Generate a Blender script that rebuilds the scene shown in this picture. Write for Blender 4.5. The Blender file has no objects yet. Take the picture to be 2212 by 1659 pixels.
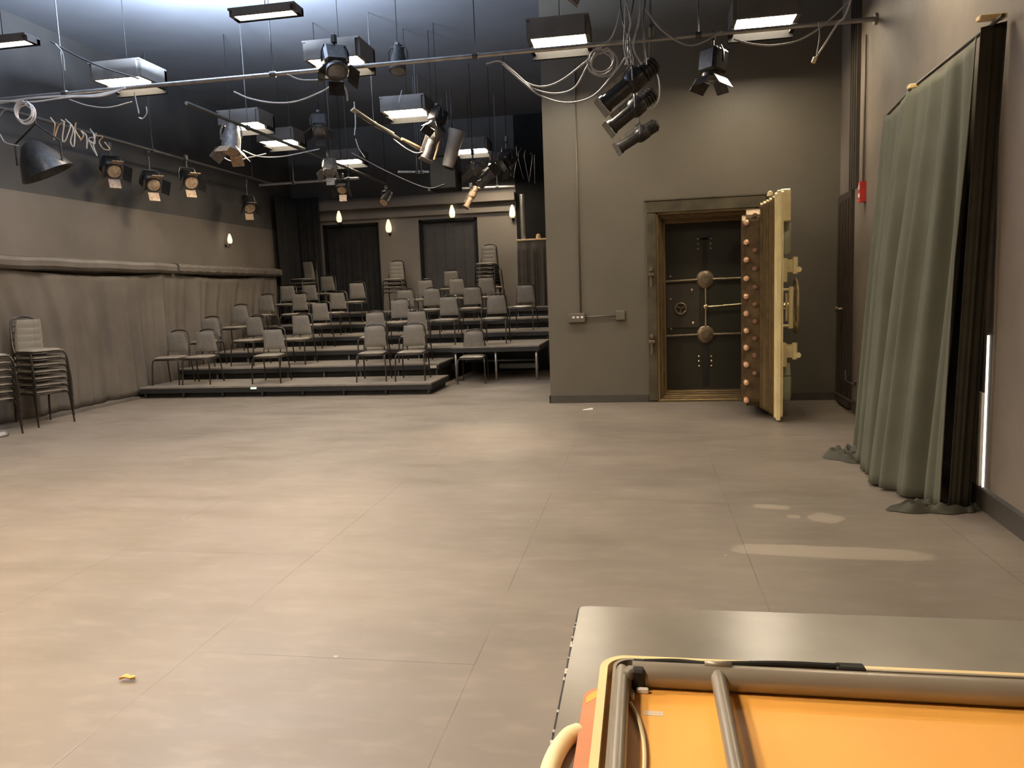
import bpy, math, random
from math import sin, cos, pi, radians as R, sqrt
from mathutils import Vector, Matrix, Quaternion
random.seed(7)
SC = bpy.context.scene
COL = SC.collection

# ------------------------------------------------------------------ camera
CX, CY, F, H = 1106.0, 829.5, 1646.2, 1.5
yaw, pitch, roll = .17384, -.11968, -.03713
FW = Vector((-sin(yaw)*cos(pitch), cos(yaw)*cos(pitch), sin(pitch)))
r0 = Vector((cos(yaw), sin(yaw), 0)); u0 = r0.cross(FW)
RT = cos(roll)*r0 + sin(roll)*u0
UP = -sin(roll)*r0 + cos(roll)*u0
cam = bpy.data.objects.new('camera', bpy.data.cameras.new('camera'))
COL.objects.link(cam)
M = Matrix((RT, UP, -FW)).transposed().to_4x4(); M.translation = (0, 0, H)
cam.matrix_world = M
cam.data.sensor_width = 36; cam.data.sensor_fit = 'HORIZONTAL'; cam.data.lens = F/2212*36
cam.data.clip_start = .05
SC.camera = cam

def at(x, y, X=None, Y=None, Z=None):
    """point of the room seen at a measured spot, on a plane at a known X, Y or Z"""
    d = FW*F + RT*(x-CX) - UP*(y-CY)
    t = X/d.x if X is not None else (Y/d.y if Y is not None else (Z-H)/d.z)
    return Vector((0, 0, H)) + d*t

# ------------------------------------------------------------------ materials
MATS = {}
def mat(name, col, rough=.6, metal=0, var=.15, scale=6, bump=0, bscale=60, spec=.5, stretch=(1, 1, 1)):
    if name in MATS: return MATS[name]
    m = bpy.data.materials.new(name); m.use_nodes = True
    nt = m.node_tree; N = nt.nodes; L = nt.links
    b = N['Principled BSDF']
    tc = N.new('ShaderNodeTexCoord'); mp = N.new('ShaderNodeMapping'); mp.inputs['Scale'].default_value = stretch
    L.new(tc.outputs['Object'], mp.inputs['Vector'])
    n = N.new('ShaderNodeTexNoise'); n.inputs['Scale'].default_value = scale; n.inputs['Detail'].default_value = 5
    L.new(mp.outputs[0], n.inputs['Vector'])
    rp = N.new('ShaderNodeValToRGB')
    rp.color_ramp.elements[0].position = .3; rp.color_ramp.elements[1].position = .7
    rp.color_ramp.elements[0].color = (*[c*(1-var) for c in col], 1)
    rp.color_ramp.elements[1].color = (*[min(1, c*(1+var)) for c in col], 1)
    L.new(n.outputs['Fac'], rp.inputs[0]); L.new(rp.outputs[0], b.inputs['Base Color'])
    b.inputs['Roughness'].default_value = rough; b.inputs['Metallic'].default_value = metal
    b.inputs['Specular IOR Level'].default_value = spec
    if bump:
        n2 = N.new('ShaderNodeTexNoise'); n2.inputs['Scale'].default_value = bscale
        L.new(mp.outputs[0], n2.inputs['Vector'])
        bp = N.new('ShaderNodeBump'); bp.inputs['Strength'].default_value = bump; bp.inputs['Distance'].default_value = .01
        L.new(n2.outputs['Fac'], bp.inputs['Height']); L.new(bp.outputs[0], b.inputs['Normal'])
    MATS[name] = m
    return m
def emit(name, col, s):
    if name in MATS: return MATS[name]
    m = bpy.data.materials.new(name); m.use_nodes = True
    b = m.node_tree.nodes['Principled BSDF']
    b.inputs['Base Color'].default_value = (.8, .8, .8, 1)
    b.inputs['Emission Color'].default_value = (*col, 1); b.inputs['Emission Strength'].default_value = s
    MATS[name] = m
    return m

def floor_mat():
    m = bpy.data.materials.new('painted_floor'); m.use_nodes = True
    nt = m.node_tree; N = nt.nodes; L = nt.links; b = N['Principled BSDF']
    tc = N.new('ShaderNodeTexCoord')
    def noise(scale, st=(1, 1, 1), det=6, dist=0):
        mp = N.new('ShaderNodeMapping'); mp.inputs['Scale'].default_value = st
        L.new(tc.outputs['Object'], mp.inputs[0])
        n = N.new('ShaderNodeTexNoise'); n.inputs['Scale'].default_value = scale; n.inputs['Detail'].default_value = det
        n.inputs['Distortion'].default_value = dist
        L.new(mp.outputs[0], n.inputs['Vector']); return n.outputs['Fac']
    def math_(op, a, c, d=None):
        n = N.new('ShaderNodeMath'); n.operation = op
        for i, v in enumerate((a, c) if d is None else (a, c, d)):
            if isinstance(v, (int, float)): n.inputs[i].default_value = v
            else: L.new(v, n.inputs[i])
        return n.outputs[0]
    def ramp(v, p0, p1):
        n = N.new('ShaderNodeMapRange'); n.inputs[1].default_value = p0; n.inputs[2].default_value = p1
        L.new(v, n.inputs[0]); return n.outputs[0]
    def mix(f, a, c):
        n = N.new('ShaderNodeMix'); n.data_type = 'RGBA'
        if isinstance(f, (int, float)): n.inputs[0].default_value = f
        else: L.new(f, n.inputs[0])
        for i, v in ((6, a), (7, c)):
            if isinstance(v, tuple): n.inputs[i].default_value = (*v, 1)
            else: L.new(v, n.inputs[i])
        return n.outputs[2]
    base = mix(ramp(noise(.7), .35, .65), FL_A, FL_B)
    base = mix(math_('MULTIPLY', ramp(noise(5, (1, 2.5, 1), 8), .5, .75), .3), base, FL_C)
    # sheet seams: 1.24 m strips along Y, joints every 2.44 m
    sep = N.new('ShaderNodeSeparateXYZ'); L.new(tc.outputs['Object'], sep.inputs[0])
    X, Y = sep.outputs[0], sep.outputs[1]
    u = math_('DIVIDE', math_('ADD', X, 2.05+12.4), 1.25)
    fx = math_('ABSOLUTE', math_('SUBTRACT', math_('FRACT', math_('ADD', u, .5), 0), .5), 0)
    sx = ramp(fx, .0035, .0015)
    row = math_('FLOOR', u, 0)
    v = math_('ADD', math_('DIVIDE', math_('SUBTRACT', Y, 2.87-24.4), 2.44), math_('MULTIPLY', math_('MODULO', row, 2), .5))
    fy = math_('ABSOLUTE', math_('SUBTRACT', math_('FRACT', math_('ADD', v, .5), 0), .5), 0)
    sy = ramp(fy, .002, .0008)
    seam = math_('MAXIMUM', sx, sy)
    seam = math_('MULTIPLY', seam, ramp(noise(1.3), .38, .55))
    base = mix(math_('MULTIPLY', seam, .38), base, (.035, .03, .026))
    # worn pale scuffs near the drape
    def patch(x0, y0, hx, hy, th):
        dx = math_('SUBTRACT', X, x0); dy = math_('SUBTRACT', Y, y0)
        a = math_('ADD', math_('MULTIPLY', dx, cos(th)), math_('MULTIPLY', dy, sin(th)))
        c = math_('SUBTRACT', math_('MULTIPLY', dy, cos(th)), math_('MULTIPLY', dx, sin(th)))
        ea = math_('POWER', math_('ABSOLUTE', math_('DIVIDE', a, hx), 0), 4)
        ec = math_('POWER', math_('ABSOLUTE', math_('DIVIDE', c, hy), 0), 4)
        e = math_('ADD', math_('ADD', ea, ec), math_('MULTIPLY', math_('SUBTRACT', noise(9), .5), 1.6))
        return ramp(e, 1.15, .75)
    pm = None
    for q in ((.99, 4.33, .52, .10, -.06), (1.12, 4.98, .10, .10, .9), (.83, 5.22, .12, .05, -.2), (.93, 5.0, .04, .04, 0)):
        k = patch(*q); pm = k if pm is None else math_('MAXIMUM', pm, k)
    base = mix(math_('MULTIPLY', pm, .4), base, FL_D)
    # paint flecks
    vr = N.new('ShaderNodeTexVoronoi'); vr.inputs['Scale'].default_value = 2.6
    L.new(tc.outputs['Object'], vr.inputs['Vector'])
    fl = math_('MULTIPLY', ramp(vr.outputs['Distance'], .03, .02), ramp(noise(2), .5, .55))
    base = mix(math_('MULTIPLY', fl, .6), base, (.5, .45, .38))
    L.new(base, b.inputs['Base Color'])
    rg = N.new('ShaderNodeMapRange'); rg.inputs[1].default_value = .3; rg.inputs[2].default_value = .7
    rg.inputs[3].default_value = .34; rg.inputs[4].default_value = .52
    L.new(noise(2.2, (.6, 2, 1), 7), rg.inputs[0]); L.new(rg.outputs[0], b.inputs['Roughness'])
    b.inputs['Specular IOR Level'].default_value = .5
    bp = N.new('ShaderNodeBump'); bp.inputs['Strength'].default_value = .25; bp.inputs['Distance'].default_value = .012
    hsum = math_('SUBTRACT', math_('ADD', noise(1.6, (.5, 1.6, 1), 4), math_('MULTIPLY', noise(14), .08)), math_('MULTIPLY', seam, .3))
    L.new(hsum, bp.inputs['Height']); L.new(bp.outputs[0], b.inputs['Normal'])
    return m
FL_A = (.155, .127, .099); FL_B = (.205, .168, .132); FL_C = (.28, .232, .185); FL_D = (.44, .37, .28)

m_floor = floor_mat()
m_ceil = mat('black_ceiling_paint', (.088, .09, .095), .8, var=.12, scale=1)
m_vault_wall = mat('olive_black_wall_paint', (.112, .096, .071), .5, var=.07, scale=1.3, bump=.15, bscale=30)
m_right_wall = mat('brown_wall_paint', (.16, .13, .10), .62, var=.22, scale=1.6, bump=.2, bscale=8)
m_left_wall = mat('worn_brown_wall_paint', (.12, .098, .078), .65, var=.22, scale=.8, bump=.15, bscale=8)
m_back_wall = mat('taupe_wall_paint', (.16, .135, .108), .6, var=.1, scale=1)
m_dark = mat('matt_black_paint', (.010, .010, .010), .9, spec=.15)
m_trim = mat('black_trim_paint', (.06, .052, .042), .45)
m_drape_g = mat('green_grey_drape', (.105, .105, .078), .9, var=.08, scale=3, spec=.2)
m_drape_d = mat('shaded_drape', (.03, .026, .018), .95, spec=.1)
m_drape_l = mat('grey_brown_drape', (.12, .10, .08), .9, var=.15, scale=2, spec=.2)
m_drape_b = mat('black_drape', (.022, .021, .02), .95, spec=.15)
m_ledge = mat('dusty_ledge_paint', (.12, .10, .08), .6, var=.25, scale=3)
m_deck = mat('riser_deck', (.21, .18, .145), .4, var=.2, scale=5)
m_skirt = mat('riser_black', (.013, .012, .011), .6)
m_pipe = mat('steel_pipe', (.34, .32, .30), .35, .7, var=.2, scale=9)
m_pipe_d = mat('dark_steel_pipe', (.08, .078, .075), .45, .5)
m_cable = mat('grey_cable', (.35, .33, .31), .5, var=.2)
m_cable_p = mat('pale_cable', (.55, .50, .47), .5, var=.2)
m_lamp = mat('black_lamp_metal', (.035, .033, .031), .32, .4, var=.4, scale=20)
m_lamp_d = mat('dusty_lamp_metal', (.20, .18, .16), .4, .5, var=.4, scale=20)
m_tan = mat('tan_gel', (.42, .29, .18), .4, .2, var=.3, scale=25)
m_glass = mat('lens_glass', (.10, .10, .11), .08, 0, spec=1)
m_chair = mat('chair_frame_metal', (.035, .028, .023), .3, .6)
m_pad = mat('taupe_vinyl', (.19, .168, .138), .42, var=.12, scale=20, bump=.1, bscale=200)
m_seat = mat('taupe_vinyl_seat', (.23, .20, .165), .24, var=.1, scale=20)
m_box = mat('fixture_housing', (.11, .10, .088), .6)
m_panel = emit('panel_diffuser', (1, .85, .64), 44)
m_panel_n = emit('panel_diffuser_near', (1, .82, .62), 175)
m_panel_r = emit('panel_diffuser_right', (1, .84, .62), 60)
m_strip = emit('strip_diffuser', (.95, .97, 1), 22)
m_bronze = mat('vault_bronze', (.26, .185, .09), .33, .75, var=.25, scale=4, stretch=(1, 1, .3))
m_bronze_d = mat('vault_bronze_dark', (.17, .12, .06), .4, .6, var=.25, scale=9)
m_cream = mat('vault_cream_paint', (.80, .67, .36), .36, .15, var=.1)
m_green = mat('vault_pale_green_paint', (.38, .38, .24), .4, var=.08)
m_copper = mat('bolt_copper', (.85, .52, .33), .30, .6, var=.15)
m_vdark = mat('vault_inner_plate', (.03, .028, .019), .42, .3, var=.2, scale=3)
m_gear = mat('vault_gear_bronze', (.20, .155, .10), .38, .65, var=.25, scale=30)
m_brass = mat('polished_brass', (.62, .50, .30), .25, .85)
m_table = mat('black_laminate', (.19, .168, .132), .25, var=.15, scale=4, bump=.02, bscale=4, spec=1.0)
m_edge = mat('black_edge_band', (.02, .017, .018), .4)
m_chip = mat('chipped_edge', (.45, .40, .36), .6, var=.5, scale=40)
m_orange = mat('orange_hardboard', (.74, .36, .07), .5, var=.10, scale=3)
m_rim = mat('cream_rim', (.70, .53, .26), .35, var=.08)
m_grey = mat('grey_enamel', (.24, .205, .155), .34, .3, var=.1)
m_grey_l = mat('grey_enamel_light', (.27, .23, .175), .34, .3, var=.1)
m_terra = mat('terracotta_edge', (.48, .20, .10), .45)
m_ivory = mat('ivory_plastic', (.75, .64, .38), .4)
m_blk = mat('black_plastic', (.016, .015, .012), .6, spec=.3)
m_white = mat('white_plastic', (.75, .72, .66), .5)
m_red = mat('red_enamel', (.55, .04, .03), .4)
m_wood = mat('pale_wood_shelf', (.42, .28, .15), .5, var=.2)
m_steel = mat('shiny_duct_steel', (.6, .55, .48), .22, .9)
m_slit = emit('light_from_next_room', (1, .9, .78), 1.6)
m_pale = mat('pale_painted_board', (.42, .38, .31), .6)
m_tape = emit('glow_tape', (.65, 1, .55), .9)
m_sconce = emit('sconce_glass', (1, .80, .50), .7)
m_leaf = mat('dry_leaf', (.65, .35, .10), .6)
m_paper = mat('scrap_paper', (.55, .52, .48), .7)

# ------------------------------------------------------------------ mesh builder
class MB:
    def __init__(s): s.v = []; s.f = []; s.sm = []
    def add(s, vs, fs, smooth=False, mtx=None):
        o = len(s.v)
        for v in vs:
            v = Vector(v)
            s.v.append(mtx @ v if mtx is not None else v)
        for f in fs: s.f.append([i+o for i in f]); s.sm.append(smooth)
        return s
    def box(s, x0, x1, y0, y1, z0, z1, mtx=None, ch=0):
        if ch:
            c = min(ch, (x1-x0)*.45, (y1-y0)*.45, (z1-z0)*.45)
            vs = []
            lo, hi = (x0, y0, z0), (x1, y1, z1)
            idx = {}
            for sx in (0, 1):
                for sy in (0, 1):
                    for sz in (0, 1):
                        for a in range(3):
                            p = [(hi[i] if (sx, sy, sz)[i] else lo[i]) for i in range(3)]
                            q = list(p)
                            for i in range(3):
                                if i != a: q[i] += (-c if (sx, sy, sz)[i] else c)
                            idx[(sx, sy, sz, a)] = len(vs); vs.append(q)
            fs = []
            for a in range(3):
                b_, c_ = [i for i in range(3) if i != a]
                for sd in (0, 1):
                    q = []
                    for k in ((0, 0), (1, 0), (1, 1), (0, 1)):
                        t = [0, 0, 0]; t[a] = sd; t[b_] = k[0]; t[c_] = k[1]
                        q.append(idx[(*t, a)])
                    fs.append(q)
            for a in range(3):
                b_, c_ = [i for i in range(3) if i != a]
                for k in ((0, 0), (1, 0), (1, 1), (0, 1)):
                    t0 = [0, 0, 0]; t1 = [0, 0, 0]; t0[b_] = t1[b_] = k[0]; t0[c_] = t1[c_] = k[1]; t0[a] = 0; t1[a] = 1
                    fs.append([idx[(*t0, b_)], idx[(*t1, b_)], idx[(*t1, c_)], idx[(*t0, c_)]])
            for sx in (0, 1):
                for sy in (0, 1):
                    for sz in (0, 1):
                        fs.append([idx[(sx, sy, sz, a)] for a in range(3)])
            return s.add(vs, fs, False, mtx)
        vs = [(x, y, z) for x in (x0, x1) for y in (y0, y1) for z in (z0, z1)]
        return s.add(vs, [(0, 1, 3, 2), (4, 6, 7, 5), (0, 4, 5, 1), (2, 3, 7, 6), (0, 2, 6, 4), (1, 5, 7, 3)], False, mtx)
    def tube(s, pts, r, n=8, closed=False, caps=True):
        pts = [Vector(p) for p in pts]; k = len(pts)
        rs = r if isinstance(r, (list, tuple)) else [r]*k
        T = []
        for i in range(k):
            a = pts[(i-1) % k] if closed or i > 0 else pts[i]
            b = pts[(i+1) % k] if closed or i < k-1 else pts[i]
            T.append((b-a).normalized())
        ref = Vector((0, 0, 1)) if abs(T[0].z) < .9 else Vector((1, 0, 0))
        nrm = (ref - T[0]*ref.dot(T[0])).normalized()
        vs = []
        for i in range(k):
            if i: nrm = (nrm - T[i]*nrm.dot(T[i])); nrm = nrm.normalized() if nrm.length > 1e-6 else Vector((1, 0, 0))
            bn = T[i].cross(nrm)
            for j in range(n):
                a = 2*pi*j/n; vs.append(pts[i] + (nrm*cos(a)+bn*sin(a))*rs[i])
        fs = []
        for i in range(k if closed else k-1):
            for j in range(n):
                i2 = (i+1) % k; j2 = (j+1) % n
                fs.append((i*n+j, i*n+j2, i2*n+j2, i2*n+j))
        s.add(vs, fs, True)
        if caps and not closed:
            o = len(s.v)-len(vs)
            s.f.append([o+j for j in range(n)][::-1]); s.sm.append(False)
            s.f.append([o+(k-1)*n+j for j in range(n)]); s.sm.append(False)
        return s
    def lathe(s, prof, mtx=None, n=20, smooth=True):
        """prof: (radius, z) pairs; axis local Z"""
        vs = []; fs = []; k = len(prof)
        for r, z in prof:
            for j in range(n):
                a = 2*pi*j/n; vs.append((max(r, 1e-4)*cos(a), max(r, 1e-4)*sin(a), z))
        for i in range(k-1):
            for j in range(n):
                j2 = (j+1) % n; fs.append((i*n+j, i*n+j2, (i+1)*n+j2, (i+1)*n+j))
        s.add(vs, fs, smooth, mtx)
        o = len(s.v)-len(vs)
        s.f.append([o+j for j in range(n)][::-1]); s.sm.append(False)
        s.f.append([o+(k-1)*n+j for j in range(n)]); s.sm.append(False)
        return s
    def prism(s, poly, z0, z1, mtx=None):
        n = len(poly)
        vs = [(x, y, z0) for x, y in poly]+[(x, y, z1) for x, y in poly]
        fs = [list(range(n))[::-1], list(range(n, 2*n))]+[(i, (i+1) % n, n+(i+1) % n, n+i) for i in range(n)]
        return s.add(vs, fs, False, mtx)
    def build(s, name, m, parent=None, off=None):
        me = bpy.data.meshes.new(name)
        vs = [v-Vector(off) for v in s.v] if off is not None else s.v
        me.from_pydata([tuple(v) for v in vs], [], s.f)
        me.polygons.foreach_set('use_smooth', s.sm)
        me.materials.append(m)
        import bmesh
        bm = bmesh.new(); bm.from_mesh(me); bmesh.ops.recalc_face_normals(bm, faces=bm.faces[:])
        for e in bm.edges:
            if len(e.link_faces) == 2 and e.calc_face_angle(0) > .7: e.smooth = False
        bm.to_mesh(me); bm.free()
        o = bpy.data.objects.new(name, me); COL.objects.link(o)
        if parent is not None: o.parent = parent
        elif off is not None: o.location = off
        return o
def axis(p, d, upv=(0, 0, 1)):
    """matrix whose local Z points along d at p"""
    d = Vector(d).normalized(); q = d.to_track_quat('Z', 'Y')
    return Matrix.Translation(Vector(p)) @ q.to_matrix().to_4x4()
def tag(o, label, cat, group=None, kind=None):
    if kind != 'structure': o['label'] = label; o['category'] = cat
    if group: o['group'] = group
    if kind: o['kind'] = kind
    return o
def thing(name, label, cat, loc=(0, 0, 0), rz=0, group=None):
    o = bpy.data.objects.new(name, None); COL.objects.link(o)
    o.location = loc; o.rotation_euler = (0, 0, rz); o.empty_display_size = .1
    return tag(o, label, cat, group)
def dup(root, loc, rz, label, group=None, rx=0):
    r = root.copy(); COL.objects.link(r); r.location = loc; r.rotation_euler = (rx, 0, rz); r['label'] = label
    if group: r['group'] = group
    for ch in list(root.children):
        c = ch.copy(); COL.objects.link(c); c.parent = r
        for g in list(ch.children):
            d = g.copy(); COL.objects.link(d); d.parent = c
    return r
def struct(o, label=None):
    o['kind'] = 'structure'
    if label: o['label'] = label
    return o
def arc(c, r, a0, a1, n, ax='xz', k=0):
    o = []
    for i in range(n+1):
        a = a0+(a1-a0)*i/n
        if ax == 'xz': o.append((c[0]+r*cos(a), c[1], c[2]+r*sin(a)))
        elif ax == 'xy': o.append((c[0]+r*cos(a), c[1]+r*sin(a), c[2]))
        else: o.append((c[0], c[1]+r*cos(a), c[2]+r*sin(a)))
    return o
def rrect(x0, x1, y0, y1, r, n=6):
    p = []
    for cx, cy, a in ((x1-r, y1-r, 0), (x0+r, y1-r, pi/2), (x0+r, y0+r, pi), (x1-r, y0+r, 1.5*pi)):
        for i in range(n+1): t = a+pi/2*i/n; p.append((cx+r*cos(t), cy+r*sin(t)))
    return p

# ------------------------------------------------------------------ the room
CZ = 5.5
YV = 10.1          # vault wall
YB = 17.7          # rear wall
XL = -8.38
def xr(y): return 2.11 + (y-4.6)*.0515      # right wall runs slightly outwards
struct(MB().box(-8.7, 3.2, -3.6, 18.2, -.12, 0).build('floor', m_floor))
c_ = MB().box(-8.7, 3.2, -3.6, 18.2, CZ, CZ+.15)
struct(c_.build('ceiling', m_ceil))
struct(MB().box(XL-.25, XL, -3.6, 18.2, 0, 3.12).build('wall_left', m_left_wall))
m_up = mat('dark_upper_wall', (.048, .043, .038), .7, var=.3, scale=1.2)  # darker colour for the upper part of the left and rear walls
struct(MB().box(XL-.25, XL, -3.6, 18.2, 3.12, CZ).build('wall_left_upper', m_up), 'dark upper part of the left wall')
struct(MB().add([(xr(-3.6), -3.6, 0), (xr(10.6), 10.6, 0), (xr(10.6)+.25, 10.6, 0), (xr(-3.6)+.25, -3.6, 0),
                 (xr(-3.6), -3.6, CZ), (xr(10.6), 10.6, CZ), (xr(10.6)+.25, 10.6, CZ), (xr(-3.6)+.25, -3.6, CZ)],
                [(0, 1, 2, 3), (4, 5, 6, 7), (0, 1, 5, 4), (1, 2, 6, 5), (2, 3, 7, 6), (3, 0, 4, 7)]).build('wall_right', m_right_wall))
struct(MB().box(XL, 2.2, -3.6, -3.4, 0, CZ).build('wall_front', m_left_wall))
w = MB()
w.box(-1.25, .17, YV, YV+.45, 0, CZ).box(1.42, 2.42, YV, YV+.45, 0, CZ).box(.17, 1.42, YV, YV+.45, 2.44, CZ)
w.box(.0, 1.6, YV+.45, YV+.6, 0, 2.7)
struct(w.build('wall_vault', m_vault_wall))
struct(MB().box(-1.25, -1.05, YV+.45, YB, 0, CZ).build('wall_corridor', m_left_wall))
struct(MB().box(-1.26, .05, YV-.018, YV, 0, .10).box(1.45, xr(YV)-.02, YV-.018, YV, 0, .10).box(-1.268, -1.25, YV-.018, 12, 0, .10).build('baseboard_vault', m_trim))
bb = MB()
yy0, yy1 = -3, 9.1
bb.add([(xr(yy0)-.02, yy0, 0), (xr(yy1)-.02, yy1, 0), (xr(yy1)-.02, yy1, .13), (xr(yy0)-.02, yy0, .13),
        (xr(yy0), yy0, 0), (xr(yy1), yy1, 0), (xr(yy1), yy1, .145), (xr(yy0), yy0, .145)],
       [(0, 1, 2, 3), (4, 5, 6, 7), (3, 2, 6, 7), (0, 1, 5, 4), (0, 3, 7, 4), (1, 2, 6, 5)])
struct(bb.build('baseboard_right', m_trim))
struct(MB().box(XL, XL+.30, 2, 11.05, 0, .045).build('baseboard_left', m_ledge))
# rear wall with two doorways
bw = MB(); ZU = 3.85
dz = 3.27
dx = [-7.60, -6.20, -5.20, -3.79]
bw.box(XL, dx[0], YB, YB+.25, 0, ZU).box(dx[1], dx[2], YB, YB+.25, 0, ZU).box(dx[3], -2.86, YB, YB+.25, 0, ZU)
bw.box(dx[0], dx[1], YB, YB+.25, dz, ZU).box(dx[2], dx[3], YB, YB+.25, dz, ZU)
struct(MB().box(XL, -2.86, YB, YB+.25, ZU, CZ).build('wall_back_upper', m_up), 'dark upper part of the rear wall')
struct(bw.build('wall_back', m_back_wall))
struct(MB().box(-2.86, -1.05, YB, YB+.25, 0, CZ).build('wall_back_recess', m_dark))
struct(MB().box(XL, -2.86, YB-.10, YB, dz+.09, dz+.20).box(XL, -2.86, YB-.22, YB-.02, dz+.32, dz+.50).build('trim_2', m_back_wall), 'moulded band above the rear doorways')
for i, (a, b) in enumerate(((dx[0], dx[1]), (dx[2], dx[3]))):
    d = MB().box(a, b, YB+.10, YB+.16, 0, dz)
    for k in range(6):
        xx = a+(b-a)*(k+.5)/6; d.box(xx-.008, xx+.008, YB+.09, YB+.10, .05, dz-.15)
    struct(d.build('door_%d' % (i+1), mat('dark_door_paint', (.035, .03, .026), .6)))
    MBf = MB().box(a, a+.06, YB-.01, YB+.10, 0, dz).box(b-.06, b, YB-.01, YB+.10, 0, dz).box(a, b, YB-.01, YB+.10, dz-.06, dz)
    o = MBf.build('trim_%d' % (i+3), m_dark); struct(o)

# doorway in the right wall next to the vault
dr = MB()
def rbox(mb, y0, y1, z0, z1, t0, t1):
    """box on the right wall between offsets t0..t1 from its face (into the room)"""
    vs = []
    for y in (y0, y1):
        for t in (t0, t1):
            for z in (z0, z1): vs.append((xr(y)-t, y, z))
    return mb.add(vs, [(0, 1, 3, 2), (4, 6, 7, 5), (0, 4, 5, 1), (2, 3, 7, 6), (0, 2, 6, 4), (1, 5, 7, 3)])
rbox(dr, 9.25, 10.0, .02, 2.5, .0, .04)
for k in range(4): rbox(dr, 9.33+k*.17, 9.36+k*.17, .1, 2.42, .04, .055)
o = dr.build('door_3', mat('dark_brown_door', (.045, .034, .024), .35)); struct(o)
kb = MB().lathe([(.012, 0), (.012, .04), (.03, .05), (.034, .065), (.022, .08)], axis((xr(9.62)-.05, 9.62, 1.16), (-1, 0, 0)))
kb.build('door_knob', m_brass, o)
pv = MB()
for t in (.03, .14, .26, .36): rbox(pv, 9.02+t, 9.05+t, 2.5, CZ, 0, .04)
struct(pv.build('trim_5', m_trim), 'ribbed panel above the side door')
# second side door behind the drape: pale jamb, glowing strip for its lit gap
jb = MB(); rbox(jb, 5.27, 5.75, .14, .75, .002, .02)
struct(jb.build('trim_6', m_pale), 'pale painted board at the foot of the wall')
sl = MB(); rbox(sl, 5.235, 5.247, .14, 1.12, .0, .010)
struct(sl.build('lit_gap_1', m_slit), 'narrow lit gap beside the drape')

# ------------------------------------------------------------------ drapes
def drape(name, top, bot, m, nu=140, nv=36, amp=.05, freq=16, seed=1, th=.006, puddle=0, sag=0, label=None, cat='curtain', group=None, flare=1.0, nrm=None):
    """top / bot: functions u->Vector; folds run along the vertical"""
    rnd = random.Random(seed)
    ph = [rnd.uniform(0, 6.28) for _ in range(6)]; am = [rnd.uniform(.5, 1) for _ in range(6)]
    fr = [freq*k for k in (1, 1.7, .55, 2.6, .3, 3.7)]
    vs = []
    for j in range(nv+1):
        v = j/nv
        for i in range(nu+1):
            u = i/nu
            uu = u + .02*sin(3*v+ph[0])*sin(5*u)
            f = sum(am[k]*sin(2*pi*fr[k]*uu+ph[k]+.6*v*sin(ph[k])) * (1, .6, .8, .3, .6, .15)[k] for k in range(6))/2
            p = top(u).lerp(bot(u), v)
            a = amp*(.25+.75*min(1, v*2.2))*(1+(flare-1)*v)
            n = nrm
            p = p + Vector(n)*f*a
            if sag: p.z -= sag*abs(sin(pi*u*4+ph[1]))*(1-v)**6
            vs.append(p)
    fs = [(j*(nu+1)+i, j*(nu+1)+i+1, (j+1)*(nu+1)+i+1, (j+1)*(nu+1)+i) for j in range(nv) for i in range(nu)]
    mb = MB().add(vs, fs, True)
    return mb
def cloth(mb, name, m, parent=None, th=.006):
    o = mb.build(name, m, parent)
    md = o.modifiers.new('thick', 'SOLIDIFY'); md.thickness = th; md.offset = 0
    return o
def lerpf(a, b): a = Vector(a); b = Vector(b); return lambda u: a.lerp(b, u)
# big green-grey drape on the right wall
def topR(u):
    y = 7.45 + (5.22-7.45)*u
    z = 2.93 - .05*sin(pi*min(1, u/.42))*(u < .42) - .035*sin(pi*max(0, (u-.42)/.58))*(u >= .42) + (.0 if u < .42 else 0)
    return Vector((xr(y)-.13 - .03*sin(pi*u), y, z))
def botR(u):
    pts = [(0, 1.80, 6.95), (.18, 1.74, 6.62), (.40, 1.72, 6.18), (.62, 1.66, 5.75), (.82, 1.72, 5.40), (1, 1.93, 5.17)]
    for (a, x0, y0), (b, x1, y1) in zip(pts, pts[1:]):
        if u <= b+1e-6: t = (u-a)/(b-a); return Vector((x0+(x1-x0)*t, y0+(y1-y0)*t, .02))
tr = thing('stage_drape', 'tall green-grey drape hung on the brown right-hand wall', 'curtain', (0, 0, 0))
cloth(drape('d', topR, botR, m_drape_g, 220, 44, .12, 5.0, 3, nrm=(-1, -.25, 0)), 'drape_cloth', m_drape_g, tr, .006)
# unlit return of the drape at its near end, shade put into the colour
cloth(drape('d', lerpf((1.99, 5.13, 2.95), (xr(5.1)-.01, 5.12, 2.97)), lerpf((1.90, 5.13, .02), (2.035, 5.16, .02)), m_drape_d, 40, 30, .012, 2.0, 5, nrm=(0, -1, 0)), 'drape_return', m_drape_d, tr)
pu = MB()
def puddle(mb, cx, cy, rx, ry, h, seed, rot=0):
    rnd = random.Random(seed); n, k = 40, 9
    ph = [rnd.uniform(0, 6.28) for _ in range(5)]
    vs = []
    for i in range(k+1):
        t = i/k
        for j in range(n):
            a = 2*pi*j/n
            rr = (1+.16*sin(3*a+ph[0])+.09*sin(7*a+ph[1]+3*t))*(1-t)**.75
            z = h*(sin(pi*min(1, t*1.25)/1.0)*.55+.45*t)*(1+.45*sin(5*a+ph[2]+7*t)+.3*sin(9*a+ph[3]-9*t))+.006
            x, y = rx*rr*cos(a), ry*rr*sin(a)
            vs.append((cx+x*cos(rot)-y*sin(rot), cy+x*sin(rot)+y*cos(rot), max(.004, z if i else .004)))
    fs = [(i*n+j, i*n+(j+1) % n, (i+1)*n+(j+1) % n, (i+1)*n+j) for i in range(k) for j in range(n)]
    mb.add(vs, fs, True)
m_hem = mat('dark_green_hem', (.055, .052, .036), .9)
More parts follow.
